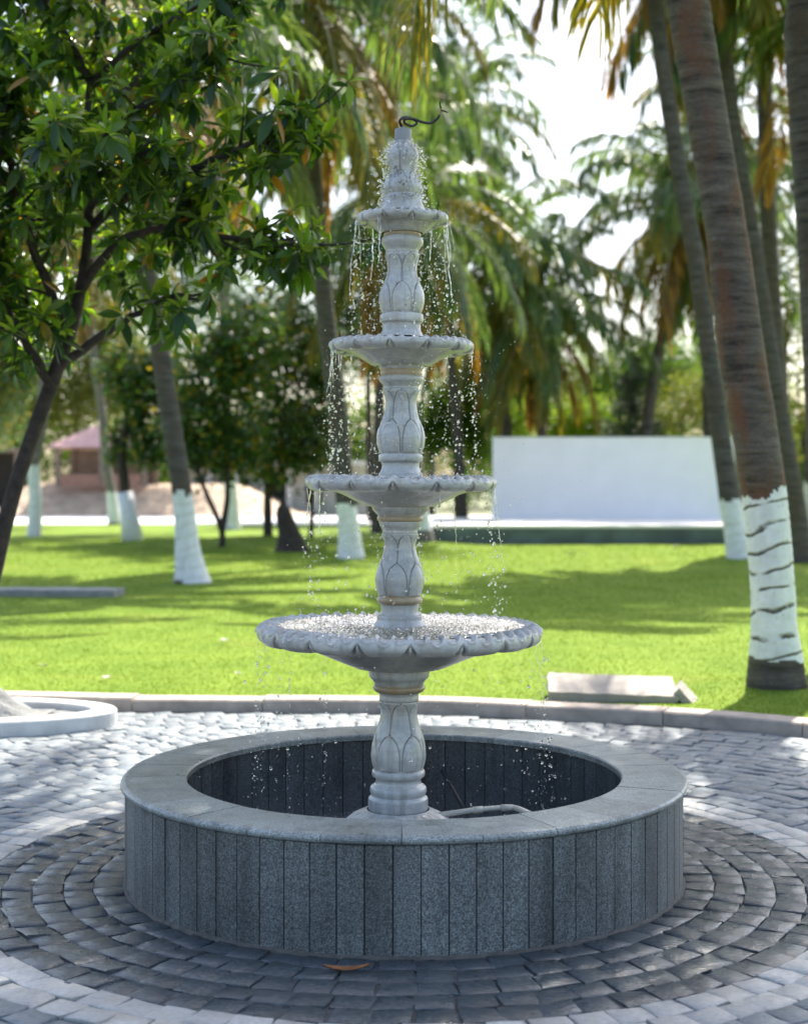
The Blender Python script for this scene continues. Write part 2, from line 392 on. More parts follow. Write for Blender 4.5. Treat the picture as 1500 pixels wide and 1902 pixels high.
KERB = crom([(-22, 12.3), (-14, 12.2), (-9, 12.0), (-5.6, 11.55), (-3.6, 11.3), (-2.22, 11.08), (-1.02, 11.0), (0.2, 10.9), (0.99, 10.67), (1.93, 10.38),
             (2.75, 9.88), (3.6, 9.0), (4.25, 7.7), (4.5, 6.4), (4.6, 4), (5.2, 1), (6.5, -4)], 260)
kt = np.gradient(KERB, axis=0); kt /= np.linalg.norm(kt, axis=1)[:, None]
KN = np.stack([-kt[:, 1], kt[:, 0]], 1)                 # outward (towards the lawn)
def inside_kerb(x, y):
    d = (KERB[:, 0] - x) ** 2 + (KERB[:, 1] - y) ** 2; i = int(d.argmin())
    return ((x - KERB[i, 0]) * KN[i, 0] + (y - KERB[i, 1]) * KN[i, 1]) < -0.07

def sett_shape(r, pitch, wid, seed, res=4):
    """one split stone, local: x along the ring, y outwards, z up; top uneven"""
    q = np.random.default_rng(seed)
    gx = 0.0045 * q.uniform(0.5, 1.6); gy = 0.0045 * q.uniform(0.5, 1.6)
    ax = {4: (-1, -0.94, 0.05, 0.94, 1), 3: (-1, -0.93, 0.93, 1)}[res]
    X, Y = np.meshgrid(np.array(ax), np.array(ax), indexing='xy')
    hw = wid / 2 - gx / 2; hh = pitch / 2 - gy / 2
    cx_, cy_ = q.normal(0, 0.0032, 2), q.normal(0, 0.0032, 2)
    jx = cx_[0] * Y + cx_[1] * X * Y + q.normal(0, 0.0014, X.shape); jy = cy_[0] * X + cy_[1] * X * Y + q.normal(0, 0.0014, X.shape)
    edge = np.maximum(abs(X), abs(Y)) > 0.99
    Z = q.normal(0, 0.0016, X.shape) - 0.0035 * edge + q.normal(0, 0.0012) + 0.0016 * X * q.normal() + 0.0016 * Y * q.normal()
    y = Y * hh
    top = np.stack([X * hw * (1 + y / r) + jx, y + jy, Z], -1).reshape(-1, 3)
    m_ = res + 1
    ring = [j for j in range(m_)] + [m_ * i + res for i in range(1, m_)] + [m_ * res + j for j in range(res - 1, -1, -1)] + [m_ * i for i in range(res - 1, 0, -1)]
    low = top[ring].copy(); low[:, :2] *= 1.05; low[:, 2] = -0.03
    V = np.vstack([top, low, top[ring]]); k = len(top); nr = len(ring); k2 = k + nr
    tf = gridf(m_, m_, False)
    sf = np.array([(k2 + i, k + i, k + (i + 1) % nr, k2 + (i + 1) % nr) for i in range(nr)])
    return V, tf, sf

PIT, WID = 0.126, 0.138
rest = MB(); cand = []
ring_i = 0; r = 1.222 + PIT / 2
q = np.random.default_rng(3)
while r < 7.6:
    cnt = int(round(2 * math.pi * r / WID)); wd = 2 * math.pi * r / cnt; off = q.uniform(0, 2 * math.pi)
    zone = 0 if r < 1.80 else (1 if r < 2.12 else 2)
    for i in range(cnt):
        th = off + i * 2 * math.pi / cnt + q.normal(0, 0.006 / r)
        x, y = r * math.cos(th), D0 + r * math.sin(th)
        if y < 2.6 or (r > 4.3 and not inside_kerb(x, y)): continue
        px = CX + F * x / y; py = HY + F * EYE / y
        if abs(px - 750) > 1250: continue
        hid = (y > D0 and abs(x) < 1.15 and r < 3.0)
        vis = -20 < px < 1520 and py < 1925 and not hid
        cand.append((y if vis else 99, x, y, th, r, wd, zone, ring_i, i))
    r += PIT; ring_i += 1
cand.sort(key=lambda c: c[0])
MATS3 = [M['sett_dark'], M['sett_lite'], M['sett_grey']]
var = {}
for k, (dd, x, y, th, r, wd, zone, ri, i) in enumerate(cand):
    rot = th - math.pi / 2
    if k < 300 and dd < 90:
        key = (ri, i % 4)
        if key not in var:
            Vv, tf, sf = sett_shape(r, PIT, wd, 1000 + ri * 7 + i % 4)
            var[key] = MB().add(Vv, tf); var[key].f.append(sf); var[key].m.append(0)
            var[key] = var[key].mesh('paving_stone', MATS3[zone], True)
        o = link('paving_stone', var[key], paving)
        o.location = (x, y, q.normal(0, 0.0014)); o.rotation_euler = (q.normal(0, 0.007), q.normal(0, 0.007), rot + q.normal(0, 0.012))
    else:
        Vv, tf, sf = sett_shape(r, PIT, wd, 1000 + ri * 7 + i % 40, 4 if y < 6.0 else 3)
        a, b = math.cos(rot), math.sin(rot)
        W = np.stack([Vv[:, 0] * a - Vv[:, 1] * b + x, Vv[:, 0] * b + Vv[:, 1] * a + y, Vv[:, 2] + q.normal(0, 0.0014)], 1)
        rest.add(W, tf, zone); rest.f.append(sf + rest.n - len(W)); rest.m.append(zone)
tag(obj('paving_stone_field', rest, MATS3, paving, True), kind='stuff')

# kerb of single stones
KH, KW = 0.095, 0.25
kerb = empty('kerb', (0, 10.9, 0), None, None); tag(kerb, kind='structure')
seglen = np.concatenate([[0], np.cumsum(np.linalg.norm(np.diff(KERB, axis=0), axis=1))])
s = 0.0
while s < seglen[-1] - 0.5:
    e = min(s + 1.0, seglen[-1]); ss = np.linspace(s + 0.004, e - 0.004, 5)
    c = np.stack([np.interp(ss, seglen, KERB[:, k]) for k in (0, 1)], 1); nn = np.stack([np.interp(ss, seglen, KN[:, k]) for k in (0, 1)], 1)
    org = np.array([c[2, 0], c[2, 1], 0])
    prof = [(0, -0.1), (0, KH - 0.012), (0.012, KH), (KW - 0.01, KH), (KW, KH - 0.01), (KW, -0.1)]
    jit = q.normal(0, 0.004, 2)
    V = np.array([[np.append(c[i] + nn[i] * (p_[0] + jit[0]), p_[1] + jit[1] * (p_[1] > 0)) - org for p_ in prof] for i in range(5)])
    mb = MB().add(V, gridf(5, 6)[:, ::-1]); mb.f.append(np.array([[0, 1, 2, 3, 4, 5]])); mb.m.append(0); mb.f.append(np.array([[29, 28, 27, 26, 25, 24]])); mb.m.append(0)
    o = obj('kerb_stone', mb, M['kerb'], kerb); o.location = Vector(org) - kerb.location
    s = e

# lawn
MOUNDS = [(6.75, 29.2, 0.30, 1.0), (-3.5, 24.3, 0.06, 0.7), (3.05, 11.9, 0.03, 0.5), (-9, 48, 0.1, 2), (-1.2, 31.6, 0.12, 0.9), (0.5, 41, 0.12, 1.2), (-6.5, 42, 0.15, 1.6), (-4.2, 44, 0.15, 1.5)]
def lawn_z(x, y):
    z = 0.062 + 0.010 * vnoise(x * 0.6, y * 0.6, 3) + 0.022 * vnoise(x * 0.17, y * 0.17, 5) * sm(12, 18, y)
    for mx, my, h, rr in MOUNDS: z = z + h * np.exp(-((x - mx) ** 2 + (y - my) ** 2) / rr ** 2)
    return z
inner = KERB + KN * (KW - 0.02)
far = []
for i in range(len(KERB)):
    u = i / (len(KERB) - 1)
    far.append((-70 + 140 * np.clip((u - 0.12) / 0.5, 0, 1), 30 + 34 * np.clip(u / 0.12, 0, 1) - 74 * np.clip((u - 0.62) / 0.38, 0, 1)))
far = np.array(far); rows = 90; tt = np.linspace(0, 1, rows) ** 2.0
G = inner[None] * (1 - tt)[:, None, None] + far[None] * tt[:, None, None]
Z = lawn_z(G[..., 0], G[..., 1])
lm = MB().add(np.concatenate([G, Z[..., None]], -1), gridf(rows, len(KERB), False)[:, ::-1])
tag(obj('lawn', lm, M['lawn'], None, True), kind='structure')

# grass blades on the near lawn
nb = 240000
y = 9.6 + 36 * q.random(nb) ** 2.2; x = (q.random(nb) * 2 - 1) * 0.30 * y
dd = np.full(nb, 9.9); sgn = np.zeros(nb)
for c0 in range(0, nb, 10000):
    sl_ = slice(c0, c0 + 10000)
    D2 = (x[sl_, None] - KERB[None, :, 0]) ** 2 + (y[sl_, None] - KERB[None, :, 1]) ** 2; ii = D2.argmin(1)
    sgn[sl_] = (x[sl_] - KERB[ii, 0]) * KN[ii, 0] + (y[sl_] - KERB[ii, 1]) * KN[ii, 1]
k = sgn > KW + 0.005
x, y = x[k], y[k]; nb = len(x)
z = lawn_z(x, y); h = q.uniform(0.006, 0.018, nb) * (1 + (y - 10) * 0.02); th = q.uniform(0, 6.283, nb); wd = 0.0035 * (1 + (y - 10) * 0.14); ln = q.uniform(0.2, 0.9, nb) * h; la = q.uniform(0, 6.283, nb)
V = np.stack([np.stack([x - wd * np.cos(th), y - wd * np.sin(th), z - 0.004], 1), np.stack([x + wd * np.cos(th), y + wd * np.sin(th), z - 0.004], 1),
              np.stack([x + ln * np.cos(la), y + ln * np.sin(la), z + h], 1)], 1)
tag(obj('grass', MB().add(V, np.arange(nb * 3).reshape(-1, 3)), M['blade']), kind='stuff')

# road beyond the lawn, earth bank
rd = MB().box((0, 72, -0.02), (160, 9.0, 0.12)); tag(obj('road', rd, M['road']), kind='structure')
gx, gy = np.meshgrid(np.linspace(-24, -5.5, 60), np.linspace(81.2, 100, 30), indexing='ij')
gz = 0.1 + 1.75 * sm(81.2, 86, gy) * sm(-24, -22, gx) * (1 - sm(-10.5, -5.8, gx)) + 0.12 * vnoise(gx * 1.5, gy * 1.5, 2)
tag(obj('earth_bank', MB().add(np.stack([gx, gy, gz], -1), gridf(60, 30, False)), M['sand'], None, True), kind='structure')

# ------------------------------------------------------------------ the basin
basin = empty('fountain_basin', (0, D0, 0), 'round grey granite basin wall with flat coping around the fountain foot', 'fountain basin')
HB, RO, RI = 0.442, 1.236, 0.954
def arc_block(r0, r1, z0, z1, half, seg=3, bev=0.004):
    """a curved block centred on angle 0 with softened edges"""
    th = np.linspace(-half, half, seg + 1)
    prof = [(r0, z0), (r0, z1 - bev), (r0 + bev, z1), (r1 - bev, z1), (r1, z1 - bev), (r1, z0 + bev), (r1 - bev, z0)]
    k = len(prof)
    V = np.array([[(p_[0] * math.cos(t), p_[0] * math.sin(t), p_[1]) for p_ in prof] for t in th])
    mb = MB().add(V, gridf(seg + 1, k)); mb.f.append(np.array([list(range(k))[::-1]])); mb.m.append(0)
    mb.f.append(np.array([list(range(seg * k, seg * k + k))])); mb.m.append(0)
    return mb
RW = 1.216
core = MB(); na = 160; a = np.arange(na) * 2 * math.pi / na
def lathe(mb, prof, nseg, mi=0):
    th = np.arange(nseg) * 2 * math.pi / nseg; pr = np.asarray(prof, float)
    V = np.stack([pr[:, 0, None] * np.cos(th), pr[:, 0, None] * np.sin(th), np.broadcast_to(pr[:, 1, None], (len(pr), nseg))], -1)
    return mb.add(V, gridf(len(pr), nseg)[:, ::-1], mi)
lathe(core, [(RW - 0.006, 0.0), (RW - 0.006, HB - 0.045), (0.985, HB - 0.045), (0.985, 0.0)][::-1], na)
obj('mortar_core', core, M['grout'], basin)
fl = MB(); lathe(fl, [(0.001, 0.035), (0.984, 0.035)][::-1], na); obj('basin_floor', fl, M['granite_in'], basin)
nslab = 75; sm_ = [arc_block(RW - 0.03, RW + 0.0015 * v, -0.01, HB - 0.034, math.pi / nslab - 0.0022, 3, 0.004).mesh('granite_slab', M['granite']) for v in (0, 1, 2)]
for i in range(nslab):
    o = link('granite_slab', sm_[int(q.integers(3))], basin); o.rotation_euler.z = (i + 0.35) * 2 * math.pi / nslab + q.normal(0, 0.0006)
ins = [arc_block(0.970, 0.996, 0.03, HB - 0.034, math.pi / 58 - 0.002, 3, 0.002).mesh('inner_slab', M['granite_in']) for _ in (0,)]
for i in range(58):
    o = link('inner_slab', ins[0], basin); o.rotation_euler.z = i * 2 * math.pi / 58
ncop = 26
def coping_mesh():
    half = math.pi / ncop - 0.0011; th = np.linspace(-half, half, 7)
    prof = [(RI, HB - 0.030), (RI, HB - 0.008), (RI + 0.006, HB - 0.001), (RI + 0.016, HB), (RO - 0.02, HB), (RO - 0.008, HB - 0.003), (RO - 0.001, HB - 0.011), (RO, HB - 0.018), (RO - 0.003, HB - 0.026), (RO - 0.011, HB - 0.032), (RO - 0.02, HB - 0.033)]
    k = len(prof)
    V = np.array([[(p_[0] * math.cos(t), p_[0] * math.sin(t), p_[1]) for p_ in prof] for t in th])
    mb = MB().add(V, gridf(7, k)); mb.f.append(np.array([list(range(k))[::-1]])); mb.m.append(0); mb.f.append(np.array([list(range(6 * k, 7 * k))])); mb.m.append(0)
    return mb.mesh('coping_stone', M['coping'])
cmesh = coping_mesh()
for i in range(ncop):
    o = link('coping_stone', cmesh, basin); o.rotation_euler.z = -math.pi / 2 - 0.007 + (i + 0.5) * 2 * math.pi / ncop; o.location.z = q.normal(0, 0.0006)
ft = MB(); lathe(ft, [(RW + 0.015, -0.012), (RW + 0.009, 0.003), (RW + 0.001, 0.009)], 200); obj('mortar_fillet', ft, M['fillet'], basin, True)

# ------------------------------------------------------------------ the fountain
PX = 418.0
def ZY(y): return EYE - (y - HY) / PX
TILT = 0.0072
ftn = empty('tiered_fountain', (-0.028, D0, 0), 'four tiered carved grey marble fountain standing in the granite basin', 'fountain')
ftn.rotation_euler = (0, TILT, 0)

def prof_px(lst): return [(r_ / PX, ZY(y_)) for y_, r_ in lst]

def turned(name, lst, mat, n=96, sub=5):
    pr = np.array(prof_px(lst)); pr = crom(pr, (len(pr) - 1) * sub + 1)
    return obj(name, lathe(MB(), pr[::-1] if pr[0, 1] < pr[-1, 1] else pr, n), mat, ftn, True)

def baluster(lst, npet=6, n=288, rows=130, phase=0.0, split=0.52):
    pr = np.array(prof_px(lst)); c = crom(pr, 400)
    s_ = np.concatenate([[0], np.cumsum(np.linalg.norm(np.diff(c, axis=0), axis=1))])
    u = np.linspace(0, s_[-1], rows); rr = np.interp(u, s_, c[:, 0]); zz = np.interp(u, s_, c[:, 1])
    t = (zz - zz[0]) / (zz[-1] - zz[0])
    th = np.arange(n) * 2 * math.pi / n
    T, TH = np.meshgrid(t, th, indexing='ij')
    ph = (TH + phase) * npet / (2 * math.pi); f0 = abs(((ph) % 1.0) - 0.5) * 2; f0 = 1 - f0     # 0 on the petal edge.. 1 centre
    a0 = 1 - f0                                                             # |phi| from petal centre, 0..1
    x0 = abs((ph % 1.0) * 2 - 1)                                            # 0 at petal centre, 1 at the seam
    x1 = 1 - x0                                                             # 0 at the upper leaf's centre
    tl = np.clip((T - 0.04) / (split - 0.04), 0, 1.2)
    wl = 0.90 * np.sqrt(np.clip(1 - np.clip((tl - 0.25) / 0.75, 0, 1) ** 2.2, 0, 1))
    lo = T < split + 0.03
    d = wl - x0                                                             # >0 inside the lower petal
    depth = 0.0042 * (rr.max() / 0.11)
    disp = np.where(lo, depth * 0.75 * sm(-0.02, 0.16, d) + depth * 0.5 * np.cos(np.clip(x0 / np.maximum(wl, 1e-3), 0, 1) * math.pi / 2) * (d > 0) - depth * 1.35 * np.exp(-(d / 0.055) ** 2), 0)
    tu = np.clip((T - split * 0.80) / (0.97 - split * 0.80), 0, 1)
    wu = 0.955 * np.sqrt(np.clip(1 - np.clip((tu - 0.62) / 0.38, 0, 1) ** 2.0, 0, 1))
    du = wu - x1
    out_lo = np.where(lo, d < 0, True)
    disp = disp + np.where(out_lo, depth * 0.6 * sm(0, 0.2, du) * sm(0, 0.1, tu) - depth * 1.4 * np.exp(-(du / 0.05) ** 2) * sm(0.0, 0.08, tu), 0)
    disp = disp - 0.0022 * np.exp(-(x1 / 0.10) ** 2) * sm(0.05, 0.2, tu) * out_lo * 0.4
    disp = disp + 0.0012 * vnoise(TH * 9, T * 14, 4) * 0.6
    disp *= sm(0, 0.03, T) * (1 - sm(0.985, 1.0, T))
    RR = rr[:, None] + disp
    V = np.stack([RR * np.cos(TH), RR * np.sin(TH), np.broadcast_to(zz[:, None], RR.shape)], -1)
    return obj('baluster', MB().add(V, gridf(rows, n)), M['marble'], ftn, True)

def bowl(Rb, ztop, zlip, zbase, rbase, nl, phase, n):
    """scalloped bowl: inside, lobed lip, curved underside"""
    H = ztop - zlip; a_ = min(0.055, Rb * 0.13); b_ = H / 2; zc = zlip + b_; cr = Rb - a_
    psi = np.radians(np.linspace(150, -110, 44))
    pr, nr, kind = [], [], []
    for (r_, z_) in [(rbase * 0.6, zbase + 0.055), (Rb * 0.5, zbase + 0.06), (Rb * 0.75, ztop - 0.035), (cr + a_ * math.cos(psi[0]) - 0.008, zc + b_ * math.sin(psi[0]) - 0.006)]:
        pr.append((r_, z_)); nr.append((0, 1)); kind.append(999)
    for p_ in psi:
        pr.append((cr + a_ * math.cos(p_), zc + b_ * math.sin(p_))); nr.append((math.cos(p_), math.sin(p_))); kind.append(math.degrees(p_))
    r0, z0 = cr + a_ * math.cos(psi[-1]) - 0.012, zlip + b_ * 0.25
    us = [0, 0.1, 0.2, 0.35, 0.5, 0.68, 0.85, 0.95, 1.0]; vs = np.interp(us, [0, 0.35, 0.6, 0.85, 1.0], [0, 0.30, 0.62, 0.94, 1.0])
    for u_, v_ in zip(us, vs):
        pr.append((r0 + (rbase - r0) * u_, z0 + (zbase - z0) * v_)); nr.append((0.4, -0.9)); kind.append(-999 + u_)
    pr = np.array(pr); nr = np.array(nr); kind = np.array(kind)
    th = np.arange(n) * 2 * math.pi / n
    K, TH = np.meshgrid(kind, th, indexing='ij')
    lip = abs(K) < 500
    ph = ((TH + phase) * nl / (2 * math.pi)) % 1.0                # 0..1 in the lobe
    f3 = ((ph * 3) % 1.0) - 0.5
    dep = H * 0.20
    psi0 = 66 + 10 * np.cos((ph - 0.5) * 2 * math.pi)
    e = (f3 / 0.47) ** 2 + ((K - 84) / psi0) ** 2
    d = -dep * 0.95 * sm(0.0, 0.16, 1 - e) * (K > -30)
    d = d + dep * 0.35 * np.exp(-((e - 1.15) / 0.18) ** 2) * (K < 80)
    ue = np.minimum(ph, 1 - ph)                                    # 0 on the notch
    wn = 0.15 * np.clip((22 - K) / 80, 0, 1) ** 0.8
    ins_ = sm(0, 0.03, wn - ue)
    d = d - dep * 1.2 * ins_ + dep * 1.1 * ins_ * np.exp(-(ue / (0.35 * np.maximum(wn, 1e-3))) ** 2)
    d = d + dep * 0.25 * np.cos((ph - 0.5) * math.pi) * (K < 30)
    d = np.where(lip, d, 0)
    wob = 1 + 0.006 * vnoise(np.cos(TH) * 2.3, np.sin(TH) * 2.3, int(nl))
    RR = (pr[:, 0, None] + nr[:, 0, None] * d) * wob
    ZZ = pr[:, 1, None] + nr[:, 1, None] * d + 0.002 * vnoise(TH * 4, K * 0.02, 6) * lip
    und = (K < -500)
    RR = RR + und * 0.0025 * vnoise(TH * 6, K * 8, 9)
    V = np.stack([RR * np.cos(TH), RR * np.sin(TH), ZZ], -1)
    return obj('bowl', MB().add(V, gridf(len(pr), n)[:, ::-1]), M['marble'], ftn, True)

# foot with cut leaves
pr = crom(prof_px([(1592, 116), (1560, 112), (1535, 103), (1518, 86), (1508, 70), (1502, 58)]), 40); th = np.arange(240) * 2 * math.pi / 240
ph = (th * 14 / (2 * math.pi)) % 1.0
dz = 0.010 * np.clip(np.sin(ph * math.pi), 0, 1) ** 0.5 - 0.006 * np.exp(-((ph - 0.5) / 0.07) ** 2)
TT = np.linspace(0, 1, 40)[:, None]
RR = pr[:, 0, None] + dz[None] * (1 - TT ** 3) * 0.9
V = np.stack([RR * np.cos(th), RR * np.sin(th), pr[:, 1, None] + dz[None] * 0.6 * (1 - TT ** 3)], -1)
obj('foot', MB().add(V, gridf(40, 240)), M['marble'], ftn, True)

turned('plinth', [(1504, 54), (1500, 55.5), (1484, 55.5), (1480, 54), (1477, 50.5), (1475, 50), (1471, 52), (1466, 52.8), (1460, 51), (1456, 46), (1453, 42.8), (1446, 42.3), (1442, 46), (1440, 48.6), (1434, 49.4), (1429, 47.5), (1427, 43)], M['marble'])
baluster([(1428, 43), (1424, 45), (1412, 48), (1400, 48.8), (1382, 47), (1362, 42), (1345, 36.5), (1330, 33.2), (1318, 32.8), (1309, 35), (1304, 37), (1301, 36.5)], phase=0.42)
turned('collar', [(1302, 34), (1300, 36.5), (1296, 37), (1290, 36.3), (1286, 38), (1284, 41)], M['marble'])
turned('collar_ring', [(1285, 41), (1283, 45), (1279, 48.2), (1274, 48), (1271, 45)], M['marble_ochre'])
turned('capital', [(1272, 44), (1269, 45.5), (1263, 49), (1258, 54), (1253, 56), (1240, 57), (1236, 57)], M['marble'])
turned('collar', [(1172, 52), (1163, 49), (1156, 45), (1151, 42), (1147, 42), (1143, 41.5), (1141, 38), (1137, 35.2), (1127, 34.6), (1121, 36)], M['marble'])
turned('collar_ring', [(1122, 36), (1119, 41), (1114, 42.8), (1109, 41), (1106, 37)], M['marble_ochre'])
baluster([(1107, 36), (1102, 38.5), (1090, 42.5), (1074, 43.8), (1056, 40.6), (1040, 34.5), (1026, 29.8), (1014, 27.6), (1004, 29), (997, 32.5), (992, 34.2), (990, 33)], phase=0.15)
turned('collar', [(991, 31), (989, 32.4), (984, 32.4), (980, 35), (976, 38), (971, 39.4), (968, 39.4)], M['marble'])
turned('collar_ring', [(969, 39), (966, 42.6), (961, 42.8), (957, 41)], M['marble_ochre'])
turned('capital', [(958, 41), (955, 44), (950, 49), (945, 52.5), (938, 53), (934, 53)], M['marble'])
turned('collar', [(892, 46), (886, 43), (882, 41), (879, 40.8), (876, 37.5), (868, 34.8), (860, 35), (858, 38), (855, 40.6), (848, 41.2), (844, 39.5), (842, 36)], M['marble'])
baluster([(843, 36), (838, 38.5), (826, 42), (812, 43), (798, 40.2), (782, 34.3), (765, 29.6), (748, 28), (738, 29.5), (731, 32.4), (726, 33.8), (723, 33)], phase=0.50)
turned('collar', [(724, 31), (722, 32.2), (718, 32.4), (713, 36), (708, 40.6), (703, 41.4), (699, 39.5), (698, 38.2)], M['marble'])
turned('collar_ring', [(699, 38), (695, 38.9), (690, 38.9), (686, 39.5)], M['marble_ochre'])
turned('capital', [(687, 39), (683, 42), (677, 44.5), (670, 46), (664, 46)], M['marble'])
turned('collar', [(626, 42), (619, 38.5), (613, 35.6), (604, 35.4), (601, 37), (598, 40), (590, 40.6), (585, 39.6), (582, 35)], M['marble'])
baluster([(583, 34), (578, 36.8), (565, 40.4), (553, 41.2), (540, 39), (526, 33.2), (512, 28), (502, 26.4), (490, 27.4), (481, 29.8), (475, 31.4), (471, 30.5)], n=240, rows=110, phase=0.0, split=0.5)
turned('collar', [(472, 29), (470, 30.3), (465, 31), (458, 35.5), (452, 38.6), (446, 39), (442, 37), (440, 34.5)], M['marble'])
turned('collar_ring', [(441, 33.5), (437, 34.9), (433, 34.9), (430, 36)], M['marble_ochre'])
turned('capital', [(431, 35), (427, 37.5), (420, 38.5), (414, 38.5)], M['marble'])
turned('collar', [(394, 44), (386, 41), (380, 38.5), (375, 36.5), (369, 36.3), (365, 35), (362, 31.5)], M['marble'])
baluster([(363, 31), (358, 33), (352, 35), (345, 34.8), (338, 32), (330, 27), (321, 23.6), (312, 24.4), (303, 26.6), (293, 28), (283, 27.2), (276, 24.5), (271, 20.5), (267, 17), (262, 15.5)], n=200, rows=90, phase=0.2, split=0.42)
turned('pipe_cap', [(263, 14), (262, 15.8), (259, 15.9), (243, 15.6), (240.5, 14.8), (238.5, 9), (236, 6), (235, 0.3)], M['cap'], 48, 6)
BOWLS = [(0.630, 1.100, 1.013, 0.893, 57 / PX, 18, 0.10, 864), (0.422, 1.752, 1.684, 1.613, 53 / PX, 14, 0.30, 640), (0.317, 2.352, 2.296, 2.237, 46 / PX, 12, 0.16, 560), (0.203, 2.912, 2.868, 2.827, 38.5 / PX, 10, 0.1, 420)]
for b_ in BOWLS: bowl(*b_)

def pool(Rb, ztop, rin, n, nr, amp):
    th = np.arange(n) * 2 * math.pi / n; rr = np.linspace(rin, Rb * 0.915, nr)
    RR, TH = np.meshgrid(rr, th, indexing='ij'); X, Y = RR * np.cos(TH), RR * np.sin(TH)
    h = 0.5 * vnoise(X * 45, Y * 45, 1) + 0.7 * vnoise(X * 120, Y * 120, 2)
    sp = np.clip(vnoise(X * 210, Y * 210, 8) - 0.5, 0, 1) * 2.8
    V = np.stack([X, Y, ztop - 0.014 + amp * (h + sp) * sm(rin, rin + 0.04, RR)], -1)
    o = obj('bowl_water', MB().add(V, gridf(nr, n)), M['pool'], None, True)
    o.location = (-0.028 + TILT * ztop, D0, 0); return tag(o, kind='stuff')
pool(0.630, 1.100, 0.10, 700, 130, 0.0058); pool(0.422, 1.752, 0.09, 380, 50, 0.004); pool(0.317, 2.352, 0.085, 300, 36, 0.0035); pool(0.203, 2.912, 0.09, 200, 20, 0.004)

# ------------------------------------------------------------------ falling water
def ico(sub):
    t = (1 + 5 ** 0.5) / 2
    v = [(-1, t, 0), (1, t, 0), (-1, -t, 0), (1, -t, 0), (0, -1, t), (0, 1, t), (0, -1, -t), (0, 1, -t), (t, 0, -1), (t, 0, 1), (-t, 0, -1), (-t, 0, 1)]
    f = [(0, 11, 5), (0, 5, 1), (0, 1, 7), (0, 7, 10), (0, 10, 11), (1, 5, 9), (5, 11, 4), (11, 10, 2), (10, 7, 6), (7, 1, 8), (3, 9, 4), (3, 4, 2), (3, 2, 6), (3, 6, 8), (3, 8, 9), (4, 9, 5), (2, 4, 11), (6, 2, 10), (8, 6, 7), (9, 8, 1)]
    v = [np.array(p_) / np.linalg.norm(p_) for p_ in v]
    for _ in range(sub):
        c = {}; nf = []
        def mid(i, j):
            k_ = (min(i, j), max(i, j))
            if k_ not in c:
                m_ = v[i] + v[j]; v.append(m_ / np.linalg.norm(m_)); c[k_] = len(v) - 1
            return c[k_]
        for i, j, k_ in f:
            a, b, d = mid(i, j), mid(j, k_), mid(k_, i); nf += [(i, a, d), (j, b, a), (k_, d, b), (a, b, d)]
        f = nf
    return np.array(v), np.array(f)
ICO = [ico(0), ico(1), ico(2)]
def drops(mb, C, r_, stretch, lvl, axis=None):
    V0, F0 = ICO[lvl]; C = np.asarray(C, float); n_ = len(C); r_ = np.broadcast_to(r_, (n_,)); st = np.broadcast_to(stretch, (n_,))
    jit = 1 + q.normal(0, 0.10, (n_, len(V0), 1)) * (lvl > 0)
    L = V0[None] * r_[:, None, None] * jit
    if axis is None:
        L = L * np.stack([np.ones(n_), np.ones(n_), st], 1)[:, None]
    else:
        ax = axis / (np.linalg.norm(axis, axis=1)[:, None] + 1e-9)
        L = L + ax[:, None] * (np.einsum('nvk,nk->nv', L, ax) * (st[:, None] - 1))[..., None]
    mb.add(C[:, None] + L, (F0[None] + (np.arange(n_) * len(V0))[:, None, None]).reshape(-1, 3))
q = np.random.default_rng(11)
wat = MB()
def strand(p0, length, r0, vel, sides=6):
    """a thin wobbling string of water breaking into drops"""
    n_ = max(5, int(length / 0.008)); t = np.linspace(0, 1, n_)
    path = p0 + np.stack([vel[0] * t * length + np.cumsum(q.normal(0, 0.0014, n_)), vel[1] * t * length + np.cumsum(q.normal(0, 0.0014, n_)), -t * length], 1)
    rad = r0 * (0.55 + 0.9 * q.random(n_) ** 2) * (1 - 0.45 * t); rad[-1] *= 0.4
    tube(wat, path, rad, sides)
    return path[-1]
def ringp(Rb, th, z): return np.stack([-0.028 + TILT * z + Rb * np.cos(th), D0 + Rb * np.sin(th), z], -1)
tiers = [(0.203, 2.868, 2.352, 0.045), (0.317, 2.296, 1.752, 0.055), (0.422, 1.684, 1.100, 0.05), (0.630, 1.013, 0.06, 0.02)]
